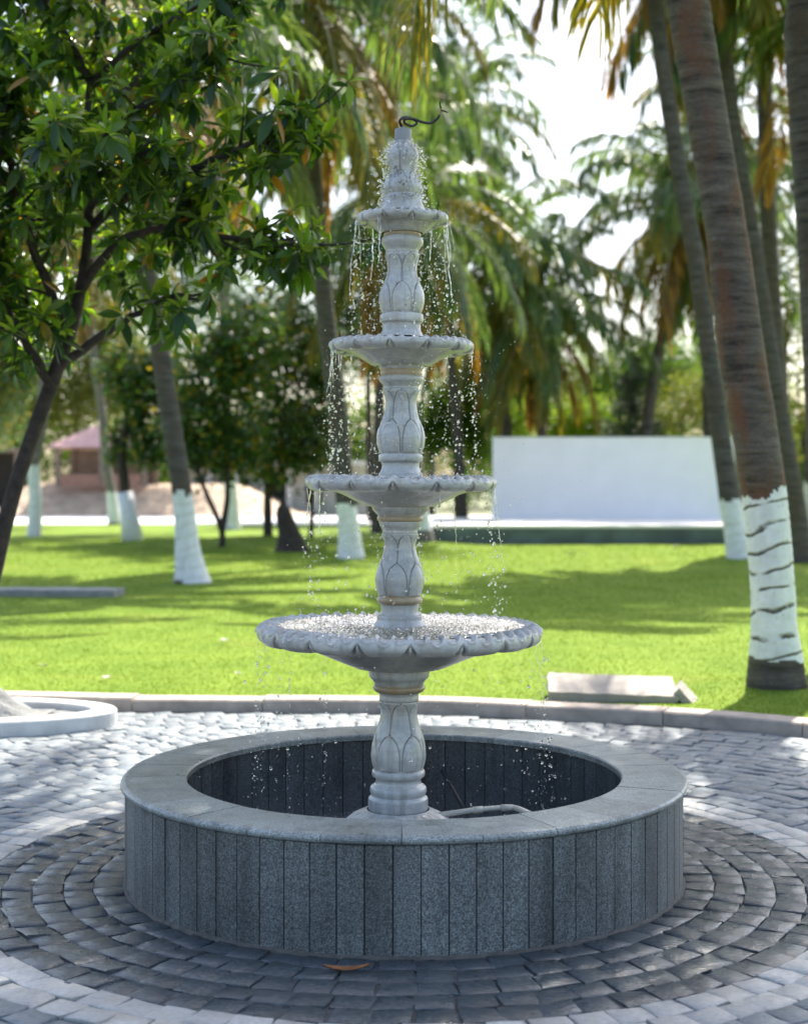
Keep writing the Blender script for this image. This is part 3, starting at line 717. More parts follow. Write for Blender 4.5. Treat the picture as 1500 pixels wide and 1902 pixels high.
for ti, (Rb, z0, z1, drift) in enumerate(tiers):
    drop = z0 - z1
    # strings hanging from the lip, gathered at the two sides and scattered round the rest
    nst = [17, 16, 14, 20][ti]
    ang = np.concatenate([q.normal(0.05, 0.22, nst // 3), q.normal(math.pi - 0.05, 0.28, nst // 3), q.uniform(0, 2 * math.pi, nst - 2 * (nst // 3))])
    for t_ in ang:
        Rr = Rb * q.uniform(0.955, 1.01); p0 = ringp(Rr, t_, z0 + 0.012)
        L = float(np.clip(q.exponential(0.12), 0.02, 0.34)) * (1.0 if ti < 3 else 0.8)
        vel = np.array((math.cos(t_), math.sin(t_))) * q.uniform(0.0, 0.16)
        end = strand(p0, L, q.uniform(0.0013, 0.0033) if ti < 3 else q.uniform(0.0011, 0.0025), vel)
        # beads below it
        zz = end[2] - 0.012; bead = []
        while zz > max(z1, 0.2) and len(bead) < 34:
            bead.append((end[0] + q.normal(0, 0.006) + vel[0] * (end[2] - zz) * 0.6, end[1] + q.normal(0, 0.006) + vel[1] * (end[2] - zz) * 0.6, zz)); zz -= q.exponential(0.028) + 0.006
        if bead:
            drops(wat, bead, np.clip(q.lognormal(math.log(0.0023), 0.45, len(bead)), 0.0009, 0.0058), q.uniform(0.9, 1.7, len(bead)), 1)
    # loose drops in the curtain
    nd = [820, 860, 460, 380][ti]
    t_ = q.uniform(0, 2 * math.pi, nd); rr = Rb * (1.0 + q.normal(0, 0.10, nd)) - drop * 0.05 * q.random(nd); k = q.random(nd) < 0.35
    rr = np.where(k, Rb * q.uniform(0.35, 1.0, nd), rr)
    zz = z0 - drop * q.random(nd)
    drops(wat, ringp(rr, t_, zz), np.clip(q.lognormal(math.log(0.0018), 0.55, nd), 0.0007, 0.0062), q.uniform(0.85, 1.5, nd), 1)
    # fine spray further out
    nm = [900, 1000, 900, 700][ti]
    t_ = q.uniform(0, 2 * math.pi, nm); rr = Rb * np.abs(1 + q.normal(0, 0.55, nm)); zz = z1 + (z0 + 0.12 - z1) * q.random(nm)
    k = rr > 0.11
    drops(wat, ringp(rr[k], t_[k], zz[k]), np.clip(q.lognormal(math.log(0.0011), 0.4, k.sum()), 0.0005, 0.003), 1.1, 0)
# splash crowns standing up out of the bowls and along the lips
for (Rb, zt, n_) in ((0.63, 1.094, 420), (0.422, 1.75, 480), (0.317, 2.35, 380), (0.203, 2.91, 240)):
    t_ = q.uniform(0, 2 * math.pi, n_); rr = Rb * np.where(q.random(n_) < 0.35, q.uniform(0.90, 1.0, n_), np.sqrt(q.uniform(0.06, 0.86, n_)))
    hh = np.abs(q.normal(0, 0.010, n_)); C = ringp(rr, t_, zt - 0.012 + hh)
    ax = np.stack([q.normal(0, 0.5, n_), q.normal(0, 0.5, n_), np.ones(n_)], 1)
    drops(wat, C, np.clip(q.lognormal(math.log(0.0013), 0.4, n_), 0.0007, 0.0045), q.uniform(1.0, 2.4, n_), 1, ax)
# water boiling down the finial
n_ = 1400; yy = q.uniform(262, 385, n_); rf = np.interp(yy, [262, 271, 283, 293, 303, 312, 321, 330, 338, 345, 352, 358, 363, 370, 380, 390], [15.5, 21, 27, 28, 27, 25, 24, 27, 32, 35, 35, 33, 33, 36, 40, 44]) / PX
t_ = q.uniform(0, 2 * math.pi, n_); off = 0.003 + np.abs(q.normal(0, 0.013, n_)) * np.where(q.random(n_) < 0.12, 2.6, 1.0) * np.interp(yy, [262, 290, 340, 385], [0.6, 1.5, 1.1, 0.7])
C = ringp(rf + off, t_, ZY(yy)); ax = np.stack([np.cos(t_), np.sin(t_), q.normal(-0.1, 0.5, n_)], 1)
drops(wat, C, np.clip(q.lognormal(math.log(0.0021), 0.5, n_), 0.0007, 0.006), q.uniform(1.0, 1.8, n_), 1, ax)
# running film of beads on the balusters
for (ya, yb, r_) in ((470, 600, 36), (722, 858, 37), (990, 1120, 38)):
    n_ = 160; yy = q.uniform(ya, yb, n_); t_ = q.uniform(0, 2 * math.pi, n_); C = ringp(r_ / PX * q.uniform(0.95, 1.25, n_), t_, ZY(yy))
    drops(wat, C, np.clip(q.lognormal(math.log(0.002), 0.4, n_), 0.0008, 0.005), 1.4, 1)
tag(obj('falling_water', wat, M['water'], None, True), kind='stuff')
wf = MB(); lathe(wf, [(0.12, 0.05), (0.969, 0.05)][::-1], 120); o = obj('basin_water', wf, M['water']); o.location = (0, D0, 0); tag(o, kind='structure')

# cable on top, cable and pipe in the basin
def PF(x, y, dd=0.0): return P(x, y, D0 + dd)
cab = empty('lamp_cable', PF(748, 238), 'black electric cable looped on the very top of the fountain', 'cable')
mb = MB(); pts = [PF(748, 239), PF(744, 231, -0.02), PF(742, 224, -0.03), PF(750, 218, -0.01), PF(764, 220, 0.02), PF(774, 228, 0.03), PF(765, 234, 0.01), PF(752, 229, -0.02), PF(752, 221, -0.03), PF(768, 221, -0.02), PF(785, 227, -0.01), PF(800, 228), PF(811, 221), PF(816, 214)]
pts = [p_ - np.array(cab.location) for p_ in pts]; tube(mb, crom(pts, 80), 0.0058, 8); tube(mb, crom([p_ + np.array((0, -0.008, -0.004)) for p_ in pts[2:]], 60), 0.0045, 8)
obj('cable_sheath', mb, M['cable'], cab, True)
mb = MB(); tube(mb, crom([p_ - np.array(cab.location) for p_ in (PF(815, 215), PF(818, 208), PF(819, 201))], 10), 0.0032, 6); obj('wire_end', mb, M['copper'], cab, True)
mb = MB(); tube(mb, crom([p_ - np.array(cab.location) for p_ in (PF(819, 201.5), PF(817, 196), PF(817, 187))], 10), [0.004] * 8 + [0.003, 0.0015], 6); tube(mb, crom([p_ - np.array(cab.location) for p_ in (PF(818, 205), PF(824, 206), PF(832, 209))], 10), [0.0035] * 8 + [0.0025, 0.0015], 6); obj('wire_tip', mb, M['cable'], cab, True)
pb = P(868, 1512, 7.0)
c2 = MB(); tube(c2, crom([P(820, 1432, 7.38), P(838, 1460, 7.2), P(852, 1485, 7.1), pb, P(880, 1545, 6.9)], 24), 0.008, 8)
tag(obj('power_cable', c2, M['cable'], None, True), 'black cable leaning down the inside of the basin right of the column', 'cable')
pipe = empty('water_pipe', P(820, 1512, 6.5), 'cream plastic water pipe lying in the basin right of the column', 'pipe')
pl = np.array(pipe.location); A, B, Cc, Dd = P(800, 1516, 6.45), P(885, 1504, 6.55), P(940, 1500, 6.55), P(985, 1512, 6.45)
mb = MB(); tube(mb, [A - pl, B - pl, Cc - pl], 0.0125, 12); tube(mb, crom([Cc - pl, P(958, 1501, 6.54) - pl, Dd - pl], 12), 0.0125, 12); obj('tube', mb, M['pvc'], pipe, True)
for pa, pb_ in ((P(878, 1505, 6.545), P(896, 1503.5, 6.55)), (P(930, 1500.5, 6.55), P(952, 1500.5, 6.55))):
    mb = MB(); tube(mb, [pa - pl, pb_ - pl], 0.0155, 12); obj('pipe_joint', mb, M['pvc'], pipe, True)

# ------------------------------------------------------------------ planter, slabs, small litter
plc = np.array((-3.42, 10.42)); ea, eb = 1.36, 0.64
th = np.arange(72) * 2 * math.pi / 72
planter = empty('planter', (plc[0], plc[1], 0), 'low rounded white kerbed planter at the paving edge left', 'planter')
pr = [(0.0, -0.02), (0.0, 0.098), (0.012, 0.11), (0.17, 0.11), (0.18, 0.10), (0.18, 0.0)]
V = np.array([[((ea - o_ ) * math.cos(t), (eb - o_) * math.sin(t), z_) for t in th] for o_, z_ in pr])
obj('planter_kerb', MB().add(V, gridf(len(pr), 72)), M['white_kerb'], planter)
rr = np.linspace(0.02, 1, 14)
V = np.array([[((ea - 0.185) * r_ * math.cos(t), (eb - 0.185) * r_ * math.sin(t), 0.055 + 0.05 * (1 - r_) + 0.012 * float(vnoise(r_ * 5 * math.cos(t) * 3, r_ * 5 * math.sin(t) * 2, 3))) for t in th] for r_ in rr])
obj('cement_fill', MB().add(V, gridf(14, 72)), M['soil'], planter, True)
# heap of cement left in it
hx, hy = np.meshgrid(np.linspace(-1, 1, 24), np.linspace(-1, 1, 24), indexing='ij'); rr = np.sqrt(hx ** 2 + hy ** 2)
hz = 0.26 * (1 - sm(0.0, 1.0, rr)) + 0.03 * vnoise(hx * 4, hy * 4, 8) * (1 - sm(0.6, 1, rr))
hp = obj('cement_heap', MB().add(np.stack([hx * 0.48, hy * 0.30, hz], -1), gridf(24, 24, False)), M['soil'], None, True); hp.location = (-3.02, 10.32, 0.08)
tag(hp, 'grey heap of cement at the tree foot in the left planter', 'cement heap')

blk = empty('concrete_block', P(1140, 1318, 11.1), 'broken pale concrete slab lying tilted behind the kerb', 'concrete slab')
def slab_box(sx, sy, sz, seed):
    qq = np.random.default_rng(seed); nx, ny = 12, 5
    X, Y = np.meshgrid(np.linspace(-1, 1, nx), np.linspace(-1, 1, ny), indexing='ij')
    top = np.stack([X * sx + qq.normal(0, 0.004, X.shape), Y * sy + qq.normal(0, 0.004, X.shape), sz + qq.normal(0, 0.0025, X.shape)], -1); bot = top.copy(); bot[..., 2] = -sz
    mb = MB().add(top, gridf(nx, ny, False)); mb.add(bot, gridf(nx, ny, False)[:, ::-1])
    rim = [i * ny for i in range(nx)] + [(nx - 1) * ny + j for j in range(1, ny)] + [i * ny + ny - 1 for i in range(nx - 2, -1, -1)] + [j for j in range(ny - 2, 0, -1)]
    k = nx * ny; mb.f.append(np.array([(rim[i], rim[(i + 1) % len(rim)], k + rim[(i + 1) % len(rim)], k + rim[i]) for i in range(len(rim))])[:, ::-1]); mb.m.append(0)
    return mb
o = obj('slab', slab_box(0.485, 0.22, 0.040, 2), M['slab'], blk); o.location = (0, 0.16, 0.135); o.rotation_euler = (R(12), R(1.5), R(-5))
o = obj('slab_fragment', slab_box(0.09, 0.12, 0.03, 4), M['slab'], blk); o.location = (0.55, 0.02, 0.10); o.rotation_euler = (R(10), R(48), R(-8))
sb = obj('stone_slab', slab_box(0.95, 0.30, 0.055, 5), M['concrete']); sb.location = (P(105, 1104, 21.9)[0], 22.0, 0.11); sb.rotation_euler = (0, 0, R(-3))
tag(sb, 'long grey stone slab lying flat on the lawn left', 'stone slab')

def curl_leaf(name, mat, loc, L, W, curl, rz, label, cat='leaf', group=None):
    u = np.linspace(0, 1, 12); v = np.array((-1, -0.5, 0, 0.5, 1)); U, Vv = np.meshgrid(u, v, indexing='ij')
    wv = W * np.sin(np.clip(U, 0.02, 0.99) * math.pi) ** 0.7
    top = np.stack([(U - 0.5) * L, Vv * wv, curl * (U - 0.5) ** 2 * 4 * L + 0.35 * W * Vv ** 2 + 0.002], -1)
    bot = top - np.array((0, 0, 0.0012))
    mb = MB().add(top, gridf(12, 5, False)).add(bot, gridf(12, 5, False)[:, ::-1])
    o = obj(name, mb, mat, None, True); o.location = [float(c) for c in loc]; o.rotation_euler = (R(8), 0, rz); return tag(o, label, cat, group)
d = EYE * F / (1806 - HY); curl_leaf('fallen_leaf', M['dead_leaf'], ((643 - CX) / F * d, d, 0.008), 0.165, 0.016, 0.09, 0.05, 'curled dry orange leaf on the wet paving before the basin')
d = EYE * F / (1641 - HY); curl_leaf('fallen_leaf', M['pale_leaf'], ((65 - CX) / F * d, d, 0.008), 0.04, 0.012, 0.1, 0.3, 'tiny white leaf on the dark paving ring left of the basin')
for k, (x, y, lb) in enumerate(((198, 1265, 'pale leaf on the lawn above the planter'), (415, 1195, 'pale leaf on the lawn left of the lowest bowl'), (442, 1258, 'small white leaf on the grass under the lowest bowl edge'), (82, 1242, 'small pale leaf at the far left of the near lawn'), (1062, 1032, 'pale leaf on the far lawn before the white wall'), (1255, 1018, 'pale leaf at the foot of the dark stage right'))):
    d = (EYE - 0.07) * F / (y - HY); xx = (x - CX) / F * d
    curl_leaf('fallen_leaf', M['pale_leaf'], (xx, d, float(lawn_z(xx, d)) + 0.03), 0.09 * d / 13, 0.03 * d / 13, 0.1, k * 0.9, lb)

# ------------------------------------------------------------------ stage with white wall, far buildings
stage = empty('stage', (5.8, 46.4, 0), 'low dark slate stage with white top under the white wall', 'stage')
stage.rotation_euler.z = R(-2.0)
obj('slate_face', MB().box((0, 0, 0.27), (4.9, 5.1, 0.27)), M['stage_face'], stage)
obj('stage_top', MB().box((0, 0, 0.58), (4.95, 5.15, 0.04)), M['stage_top'], stage)
wl = empty('white_wall', (7.40, 50.0, 0.62), 'tall plain white wall panel standing on the stage', 'wall'); wl.rotation_euler.z = R(-2.0)
obj('panel', MB().box((0, 0, 1.38), (4.35, 0.13, 1.38)), M['white_wall'], wl)
obj('wall_cap', MB().box((0, 0, 2.785), (4.38, 0.16, 0.02)), M['white_wall'], wl)

gz_ = empty('gazebo', (-17.5, 86, 1.75), 'small open pavilion with pink hipped roof on the sandy bank', 'gazebo')
W2, D2 = 3.1, 2.4
V = [(-W2, -D2, 2.25), (W2, -D2, 2.25), (W2, D2, 2.25), (-W2, D2, 2.25), (-0.9, 0, 3.55), (0.9, 0, 3.55)]
mb = MB().add(V, [(0, 1, 5, 4), (2, 3, 4, 5)]); mb.add(V, [(1, 2, 5), (3, 0, 4)]); mb.add([(-W2, -D2, 2.24), (W2, -D2, 2.24), (W2, D2, 2.24), (-W2, D2, 2.24)], [(3, 2, 1, 0)])
obj('roof', mb, M['roof'], gz_)
for px_ in (-2.5, 0.0, 2.5):
    for py_ in (-1.9, 1.9): obj('post', MB().box((px_, py_, 1.12), (0.13, 0.13, 1.12)), M['post'], gz_)
obj('parapet', MB().box((0, -1.9, 0.35), (2.3, 0.09, 0.35)), M['brick_wall'], gz_)
obj('back_wall', MB().box((0, 1.95, 1.1), (2.4, 0.04, 1.1)), M['post'], gz_)

bld = empty('white_building', (-8.0, 92, 0), 'long low white building with dark openings far behind the lawn trees', 'building')
obj('wall', MB().box((0, 3, 1.55), (6.2, 2.6, 1.55)), M['render_wall'], bld)
obj('roof', MB().box((0, 2.4, 3.22), (6.6, 3.6, 0.12)), M['render_wall'], bld)
for k in range(8): obj('pillar', MB().box((-5.9 + k * 1.68, -0.7, 1.55), (0.17, 0.17, 1.55)), M['render_wall'], bld)
for k in range(5):
    f = obj('window', MB().box((-4.6 + k * 2.3, 0.37, 1.5), (0.5, 0.03, 0.85)), M['dark_in'], bld)
    obj('sill', MB().box((-4.6 + k * 2.3, 0.33, 0.6), (0.6, 0.07, 0.04)), M['render_wall'], f)
hut = empty('storage_shed', (-25.5, 88, 0), 'dark open shed beside the pavilion at the left edge', 'shed')
obj('wall', MB().box((0, 1.5, 1.9), (2.6, 0.1, 1.9)), M['dark_in'], hut); obj('roof', MB().box((0, 0, 3.9), (2.9, 2, 0.1)), M['post'], hut)
for sx in (-2.5, 2.5): obj('post', MB().box((sx, -1.6, 1.9), (0.12, 0.12, 1.9)), M['post'], hut)

# ------------------------------------------------------------------ palms
def frond_mesh(L, elev, droop, n_pairs, lf, seed, mat):
    qq = np.random.default_rng(seed)
    ns = 15; s_ = np.linspace(0, 1, ns); ang = np.radians(elev) - np.radians(droop) * (0.25 * s_ + 0.75 * s_ ** 1.7)
    ang = np.maximum(ang, -np.radians(86))
    dx = np.cos(ang) * L / (ns - 1); dz = np.sin(ang) * L / (ns - 1)
    px_ = np.concatenate([[0], np.cumsum(dx)[:-1]]); pz = np.concatenate([[0], np.cumsum(dz)[:-1]]); side = 0.18 * qq.normal() * s_ ** 2
    pts = np.stack([px_, side * L * 0.3, pz], 1)
    mb = MB(); tube(mb, pts, 0.040 * (1 - 0.9 * s_) * L / 4.2 + 0.004, 4, True, 1)
    u = np.linspace(0.10, 0.995, n_pairs); u = np.concatenate([u, u]); sg = np.concatenate([np.ones(n_pairs), -np.ones(n_pairs)])
    u = np.clip(u + qq.normal(0, 0.004, len(u)), 0.08, 1)
    P0 = np.stack([np.interp(u, s_, pts[:, k_]) for k_ in range(3)], 1); a = np.interp(u, s_, ang)
    T = np.stack([np.cos(a), np.zeros_like(a), np.sin(a)], 1); S = np.stack([np.zeros_like(a), sg, np.zeros_like(a)], 1); U = np.stack([-np.sin(a), np.zeros_like(a), np.cos(a)], 1)
    ln = lf * (0.35 + 0.65 * np.sin(np.clip(0.12 + 0.80 * u, 0, 1) * math.pi) ** 0.6) * qq.uniform(0.8, 1.15, len(u))
    fw = np.radians(28 + 40 * u + qq.normal(0, 7, len(u))); lift = qq.normal(0.10, 0.12, len(u))
    d1 = S * np.cos(fw)[:, None] + T * np.sin(fw)[:, None] + U * lift[:, None]; d1 /= np.linalg.norm(d1, axis=1)[:, None]
    dr = qq.uniform(0.55, 1.15, len(u))[:, None]
    d2 = d1 * 0.75 + np.array((0, 0, -1.0)) * dr; d2 /= np.linalg.norm(d2, axis=1)[:, None]
    d3 = d1 * 0.30 + np.array((0, 0, -1.0)) * dr * 1.3; d3 /= np.linalg.norm(d3, axis=1)[:, None]
    p1 = P0 + d1 * (ln * 0.34)[:, None]; p2 = p1 + d2 * (ln * 0.34)[:, None]; p3 = p2 + d3 * (ln * 0.34)[:, None]
    wv = np.cross(d1, U); wv /= np.linalg.norm(wv, axis=1)[:, None]; wv = wv * 0.7 + U * 0.3 * sg[:, None]
    wd = (0.040 if n_pairs < 60 else 0.023) * L / 4.2 * qq.uniform(0.8, 1.2, len(u))[:, None]
    Vv = np.stack([P0 - wv * wd * 0.5, P0 + wv * wd * 0.5, p1 - wv * wd, p1 + wv * wd, p2 - wv * wd * 0.8, p2 + wv * wd * 0.8, p3], 1)
    b = (np.arange(len(u)) * 7)[:, None]
    mb.add(Vv, np.concatenate([b + np.array((0, 1, 3, 2)), b + np.array((2, 3, 5, 4))])); mb.f.append(b + np.array((4, 5, 6)) + mb.n - len(u) * 7); mb.m.append(0)
    return mb.mesh('frond', [mat, M['rachis']], False)

FR = {}
def frond(elev, kind, far, v):
    key = (elev, kind, far, v)
    if key not in FR:
        droop = {80: 95, 60: 100, 40: 95, 20: 85, 0: 70, -20: 52, -45: 35, -70: 14}[elev]
        FR[key] = frond_mesh(4.3, elev, droop + 12 * v, 58 if far else 78, 1.12, 1000 + elev * 3 + v * 17 + len(kind), M['frond_' + kind])
    return FR[key]

def palm(label, path, d, rpx, bark, washed=None, fl=1.0, nf=20, group='palm trees around the lawn', dead=0.3, lean=0.0, base_dark=None, seed=0, sides=None, spin=0.0, low=-70):
    """path: photo points from the base up; rpx: radii in photo pixels at those points"""
    qq = np.random.default_rng(500 + seed); near = d < 20; sides = sides or (44 if near else 16)
    pw = np.array([P(x, y, d + lean * i / (len(path) - 1)) for i, (x, y) in enumerate(path)])
    rad = np.interp(np.linspace(0, 1, len(path)), np.linspace(0, 1, len(rpx)), rpx) / F * d if len(rpx) != len(path) else np.array(rpx) / F * d
    root = pw[0].copy(); pw = pw - root
    dense = crom(np.column_stack([pw, rad]), 600); ln = np.concatenate([[0], np.cumsum(np.linalg.norm(np.diff(dense[:, :3], axis=0), axis=1))])
    step = 0.016 if near else 0.06; n_ = int(ln[-1] / step); u = np.linspace(0, ln[-1], n_)
    c = np.stack([np.interp(u, ln, dense[:, k_]) for k_ in range(4)], 1)
    th = np.arange(sides) * 2 * math.pi / sides
    gap = 0.075 if near else 0.14
    slant = 0.035 * np.sin(th[None] + 1.3 + 0.25 * np.sin(u[:, None] * 3)) + 0.012 * vnoise(th[None] * 2, u[:, None] * 4, seed)
    phase = ((u[:, None] + slant) / gap) % 1.0
    rel = (1 - phase) * 0.030 - 0.035 * np.exp(-((phase - 0.03) / 0.10) ** 2) * sm(-0.5, 0.4, vnoise(u[:, None] * 3.1 + th[None] * 0.0, u[:, None] * 0 + 2, seed + 3))
    rel = rel + 0.022 * vnoise(th[None] * 1.9, u[:, None] * 5, seed + 1)
    butt = sm(0.35, 0.0, u)[:, None] * 0.10 * vnoise(th[None] * 3, u[:, None] * 1.5, seed + 2)
    Rr = c[:, 3, None] * (1 + rel + butt)
    V = np.stack([c[:, 0, None] + Rr * np.cos(th), c[:, 1, None] + Rr * np.sin(th), np.broadcast_to(c[:, 2, None], Rr.shape)], -1)
    V[0, :, 2] = -0.15
    t_ = empty('palm_tree', root, label, 'palm tree', group)
    Fq = gridf(n_, sides); zf = np.repeat(c[:-1, 2], sides); tf_ = np.tile(th, n_ - 1)
    part = np.zeros(len(Fq), int); pm = {0: ('trunk', bark)}
    if washed:
        zt, zb = [EYE - (y - HY) / F * d - root[2] for y in washed]; am = 0.045 if near else 0.06
        rag = am * vnoise(tf_ * 2.2, zf * 0 + 1, seed) + am * (0.4 if near else 0.25) * vnoise(tf_ * 7, zf * 9, seed + 5) - (0.05 * np.cos(tf_) if near else 0)
        part[(zf + rag < zt)] = 1; part[(zf + 0.03 * vnoise(tf_ * 1.6, zf * 0 + 4, seed) < zb)] = 2
        pm[1] = ('whitewash_band', M['wash'] if near else M['wash_far']); pm[2] = ('root_flare', base_dark or bark)
    Vf = V.reshape(-1, 3)
    for k_ in sorted(pm):
        fk = Fq[part == k_]
        if len(fk) < 4: continue
        used, inv = np.unique(fk, return_inverse=True)
        obj(pm[k_][0], MB().add(Vf[used], inv.reshape(-1, 4)), pm[k_][1], t_, True)
    top = c[-1, :3]
    hb = MB(); pr_ = [(rad[-1] * 1.0, -0.25), (rad[-1] * 1.5, 0.1), (rad[-1] * 1.3, 0.45), (rad[-1] * 0.5, 0.8), (0.01, 1.0)]
    lathe(hb, pr_[::-1], 10); o = obj('crown_heart', hb, M['frond_dead'], t_, True); o.location = top
    nf = int(nf * 1.4)
    for i in range(nf):
        fr = i / max(1, nf - 1); e = 80 + (low - 80) * fr ** 0.9 + qq.normal(0, 6)
        el = min((80, 60, 40, 20, 0, -20, -45, -70), key=lambda k_: abs(k_ - e))
        kind = 'green'
        if el <= -45: kind = 'dead' if qq.random() < dead * 0.7 else ('yellow' if qq.random() < 0.7 else 'green')
        elif el <= -20: kind = 'yellow' if qq.random() < 0.40 else ('dead' if qq.random() < dead * 0.2 else 'green')
        elif el <= 20 and qq.random() < 0.16: kind = 'yellow'
        f_ = link('frond', frond(el, kind, not near, int(qq.integers(2))), t_)
        f_.location = top + np.array((0, 0, 0.25 - 0.4 * fr)); f_.rotation_euler = (qq.normal(0, 0.12), 0, i * 2.39996 + spin + qq.normal(0, 0.15)); s_ = fl * qq.uniform(0.88, 1.1) * (0.8 if el == -70 else 1); f_.scale = (s_,) * 3
    return t_

GR = 'palm trees around the lawn'
palm('thick leaning palm nearest the kerb with banded flaking whitewash and reddish brown bark', [(1444, 1290), (1442, 1262), (1440, 1225), (1437, 1170), (1433, 1080), (1420, 930), (1408, 850), (1376, 650), (1348, 433), (1312, 217), (1276, 0), (1228, -350), (1150, -830)], 11.8,
     [56, 54, 49, 42, 39.5, 40, 41, 41, 37, 36.5, 38, 34, 30], M['palm_bark'], (922, 1222), 0.95, 26, base_dark=M['palm_grey'], seed=1, lean=-0.4, low=-35)
palm('slim dark palm leaning left with greenish white foot before the white wall', [(1372, 1066), (1368, 1010), (1350, 900), (1322, 700), (1294, 500), (1266, 350), (1240, 190), (1222, 60), (1212, -60), (1195, -290)], 29.0, [25, 22, 19, 17, 16, 15.5, 15.5, 15, 15, 14], M['palm_grey'], (932, 1048), 0.9, 20, seed=2, dead=0.7)
palm('grey palm mostly hidden behind the thick leaning palm, pale foot', [(1394, 1048), (1386, 940), (1374, 800), (1362, 700), (1348, 520), (1330, 300), (1312, 100), (1300, -120)], 33.0, [20, 16, 15, 15, 14, 14, 13, 12], M['palm_pale'], (935, 1040), 0.95, 18, seed=3)
palm('ringed grey palm directly right of the thick leaning palm, foot unpainted', [(1488, 1048), (1478, 950), (1462, 850), (1428, 650), (1394, 433), (1357, 217), (1336, 0), (1320, -260)], 31.5, [24, 19, 17, 16, 16, 16, 17, 15], M['palm_grey'], None, 1.0, 22, seed=4, dead=0.6)
palm('straight narrow palm second from the right edge, dark bark', [(1460, 1030), (1455, 850), (1441, 650), (1427, 433), (1420, 217), (1416, 0), (1414, -200)], 36.0, [17, 15, 15, 15, 15, 15.5, 14], M['palm_grey'], None, 1.0, 20, seed=5, dead=0.6)
palm('dark thick palm cut off by the right edge of the photo', [(1560, 1240), (1550, 1080), (1538, 900), (1527, 650), (1516, 433), (1502, 217), (1498, 0), (1570, -280), (1850, -690)], 13.2, [48, 38, 36, 36, 36, 36, 36, 34, 28], M['palm_grey'], None, 1.0, 20, seed=6, low=18)  # unseen top bent right and crown sized to shade the right paving
palm('palm with whitewashed foot at the right edge behind the others', [(1516, 1046), (1508, 900), (1514, 700), (1528, 400), (1540, 0)], 32.0, [22, 16, 15, 14, 12], M['palm_grey'], (900, 1040), 0.95, 18, seed=7)
palm('leaning palm with broad white painted foot alone on the left lawn', [(358, 1090), (353, 1050), (347, 1000), (339, 920), (313, 750), (289, 600), (269, 470), (256, 330), (249, 180), (246, 50)], 24.3, [36, 28, 22, 19, 18, 17, 16.5, 15, 14, 13], M['palm_grey'], (920, 1086), 1.0, 20, seed=8)
palm('palm with mint white foot just left of the fountain column', [(652, 1048), (650, 1010), (645, 960), (634, 850), (622, 720), (606, 600), (592, 450), (580, 300), (570, 150), (585, 10)], 31.6, [29, 22, 19, 18, 18, 17, 16, 15, 15, 14], M['palm_grey'], (938, 1040), 1.1, 26, seed=9, dead=0.6)
palm('palm with pinkish foot just right of the fountain column', [(789, 1016), (783, 960), (772, 860), (760, 700), (750, 520), (742, 380)], 41.0, [22, 14, 12, 11, 11, 10], M['palm_pale'], (938, 985), 1.12, 26, seed=10, base_dark=M['palm_pale'])
palm('thin dark palm trunk right of the middle bowls', [(862, 990), (856, 900), (847, 780), (838, 680), (832, 500), (836, 320), (852, 205)], 54.0, [10, 9, 9, 8.5, 8, 8, 7], M['palm_grey'], None, 1.0, 22, seed=11)
palm('bushy palm behind the left end of the white wall', [(948, 990), (938, 810), (926, 650), (918, 560), (914, 490)], 56.0, [15, 13, 12, 11, 10], M['palm_grey'], None, 1.4, 24, seed=12, dead=0.5)
palm('short palm with yellow skirt between the white wall and the sky gap', [(1012, 985), (1006, 810), (999, 690), (994, 575)], 55.0, [12, 9, 9, 8], M['palm_bark'], None, 1.1, 24, seed=13, dead=0.5)
palm('arching palm with long drooping fronds behind the right of the white wall', [(1180, 985), (1205, 760), (1222, 655), (1246, 520), (1272, 385)], 56, [14, 11, 10, 10, 9], M['palm_grey'], None, 1.32, 36, seed=14, dead=0.5)
palm('tall palm beyond the white wall with fronds reaching into the sky gap', [(1318, 985), (1314, 700), (1316, 400), (1325, 150)], 56.0, [12, 10, 9, 8], M['palm_grey'], None, 0.95, 18, seed=15)
palm('thin palm with white foot at the far lawn edge on the left', [(214, 976), (208, 920), (198, 860), (187, 740), (172, 640), (160, 550), (152, 440)], 63.0, [13, 9.5, 8.5, 8, 8, 7.5, 7], M['palm_pale'], (915, 972), 1.0, 18, seed=16)
palm('palm with broad pale foot between the dark lawn trees', [(431, 990), (430, 940), (426, 880), (422, 800), (416, 600), (410, 420), (408, 260)], 56.0, [19, 13, 11, 10, 9, 9, 8], M['palm_pale'], (895, 985), 1.1, 20, seed=17)
palm('pale trunk palm with white foot behind the dark leaning tree', [(64, 1000), (66, 930), (64, 860), (80, 760), (88, 600), (92, 400)], 48.0, [13, 12, 11, 12, 11, 10], M['palm_pale'], (865, 1000), 1.0, 16, seed=18)
palm('tall palm whose hanging fronds enter the top of the photo', [(700, 985), (705, 700), (712, 300), (716, -40)], 52.0, [12, 10, 9, 9], M['palm_grey'], None, 1.15, 22, seed=19, dead=0.5)

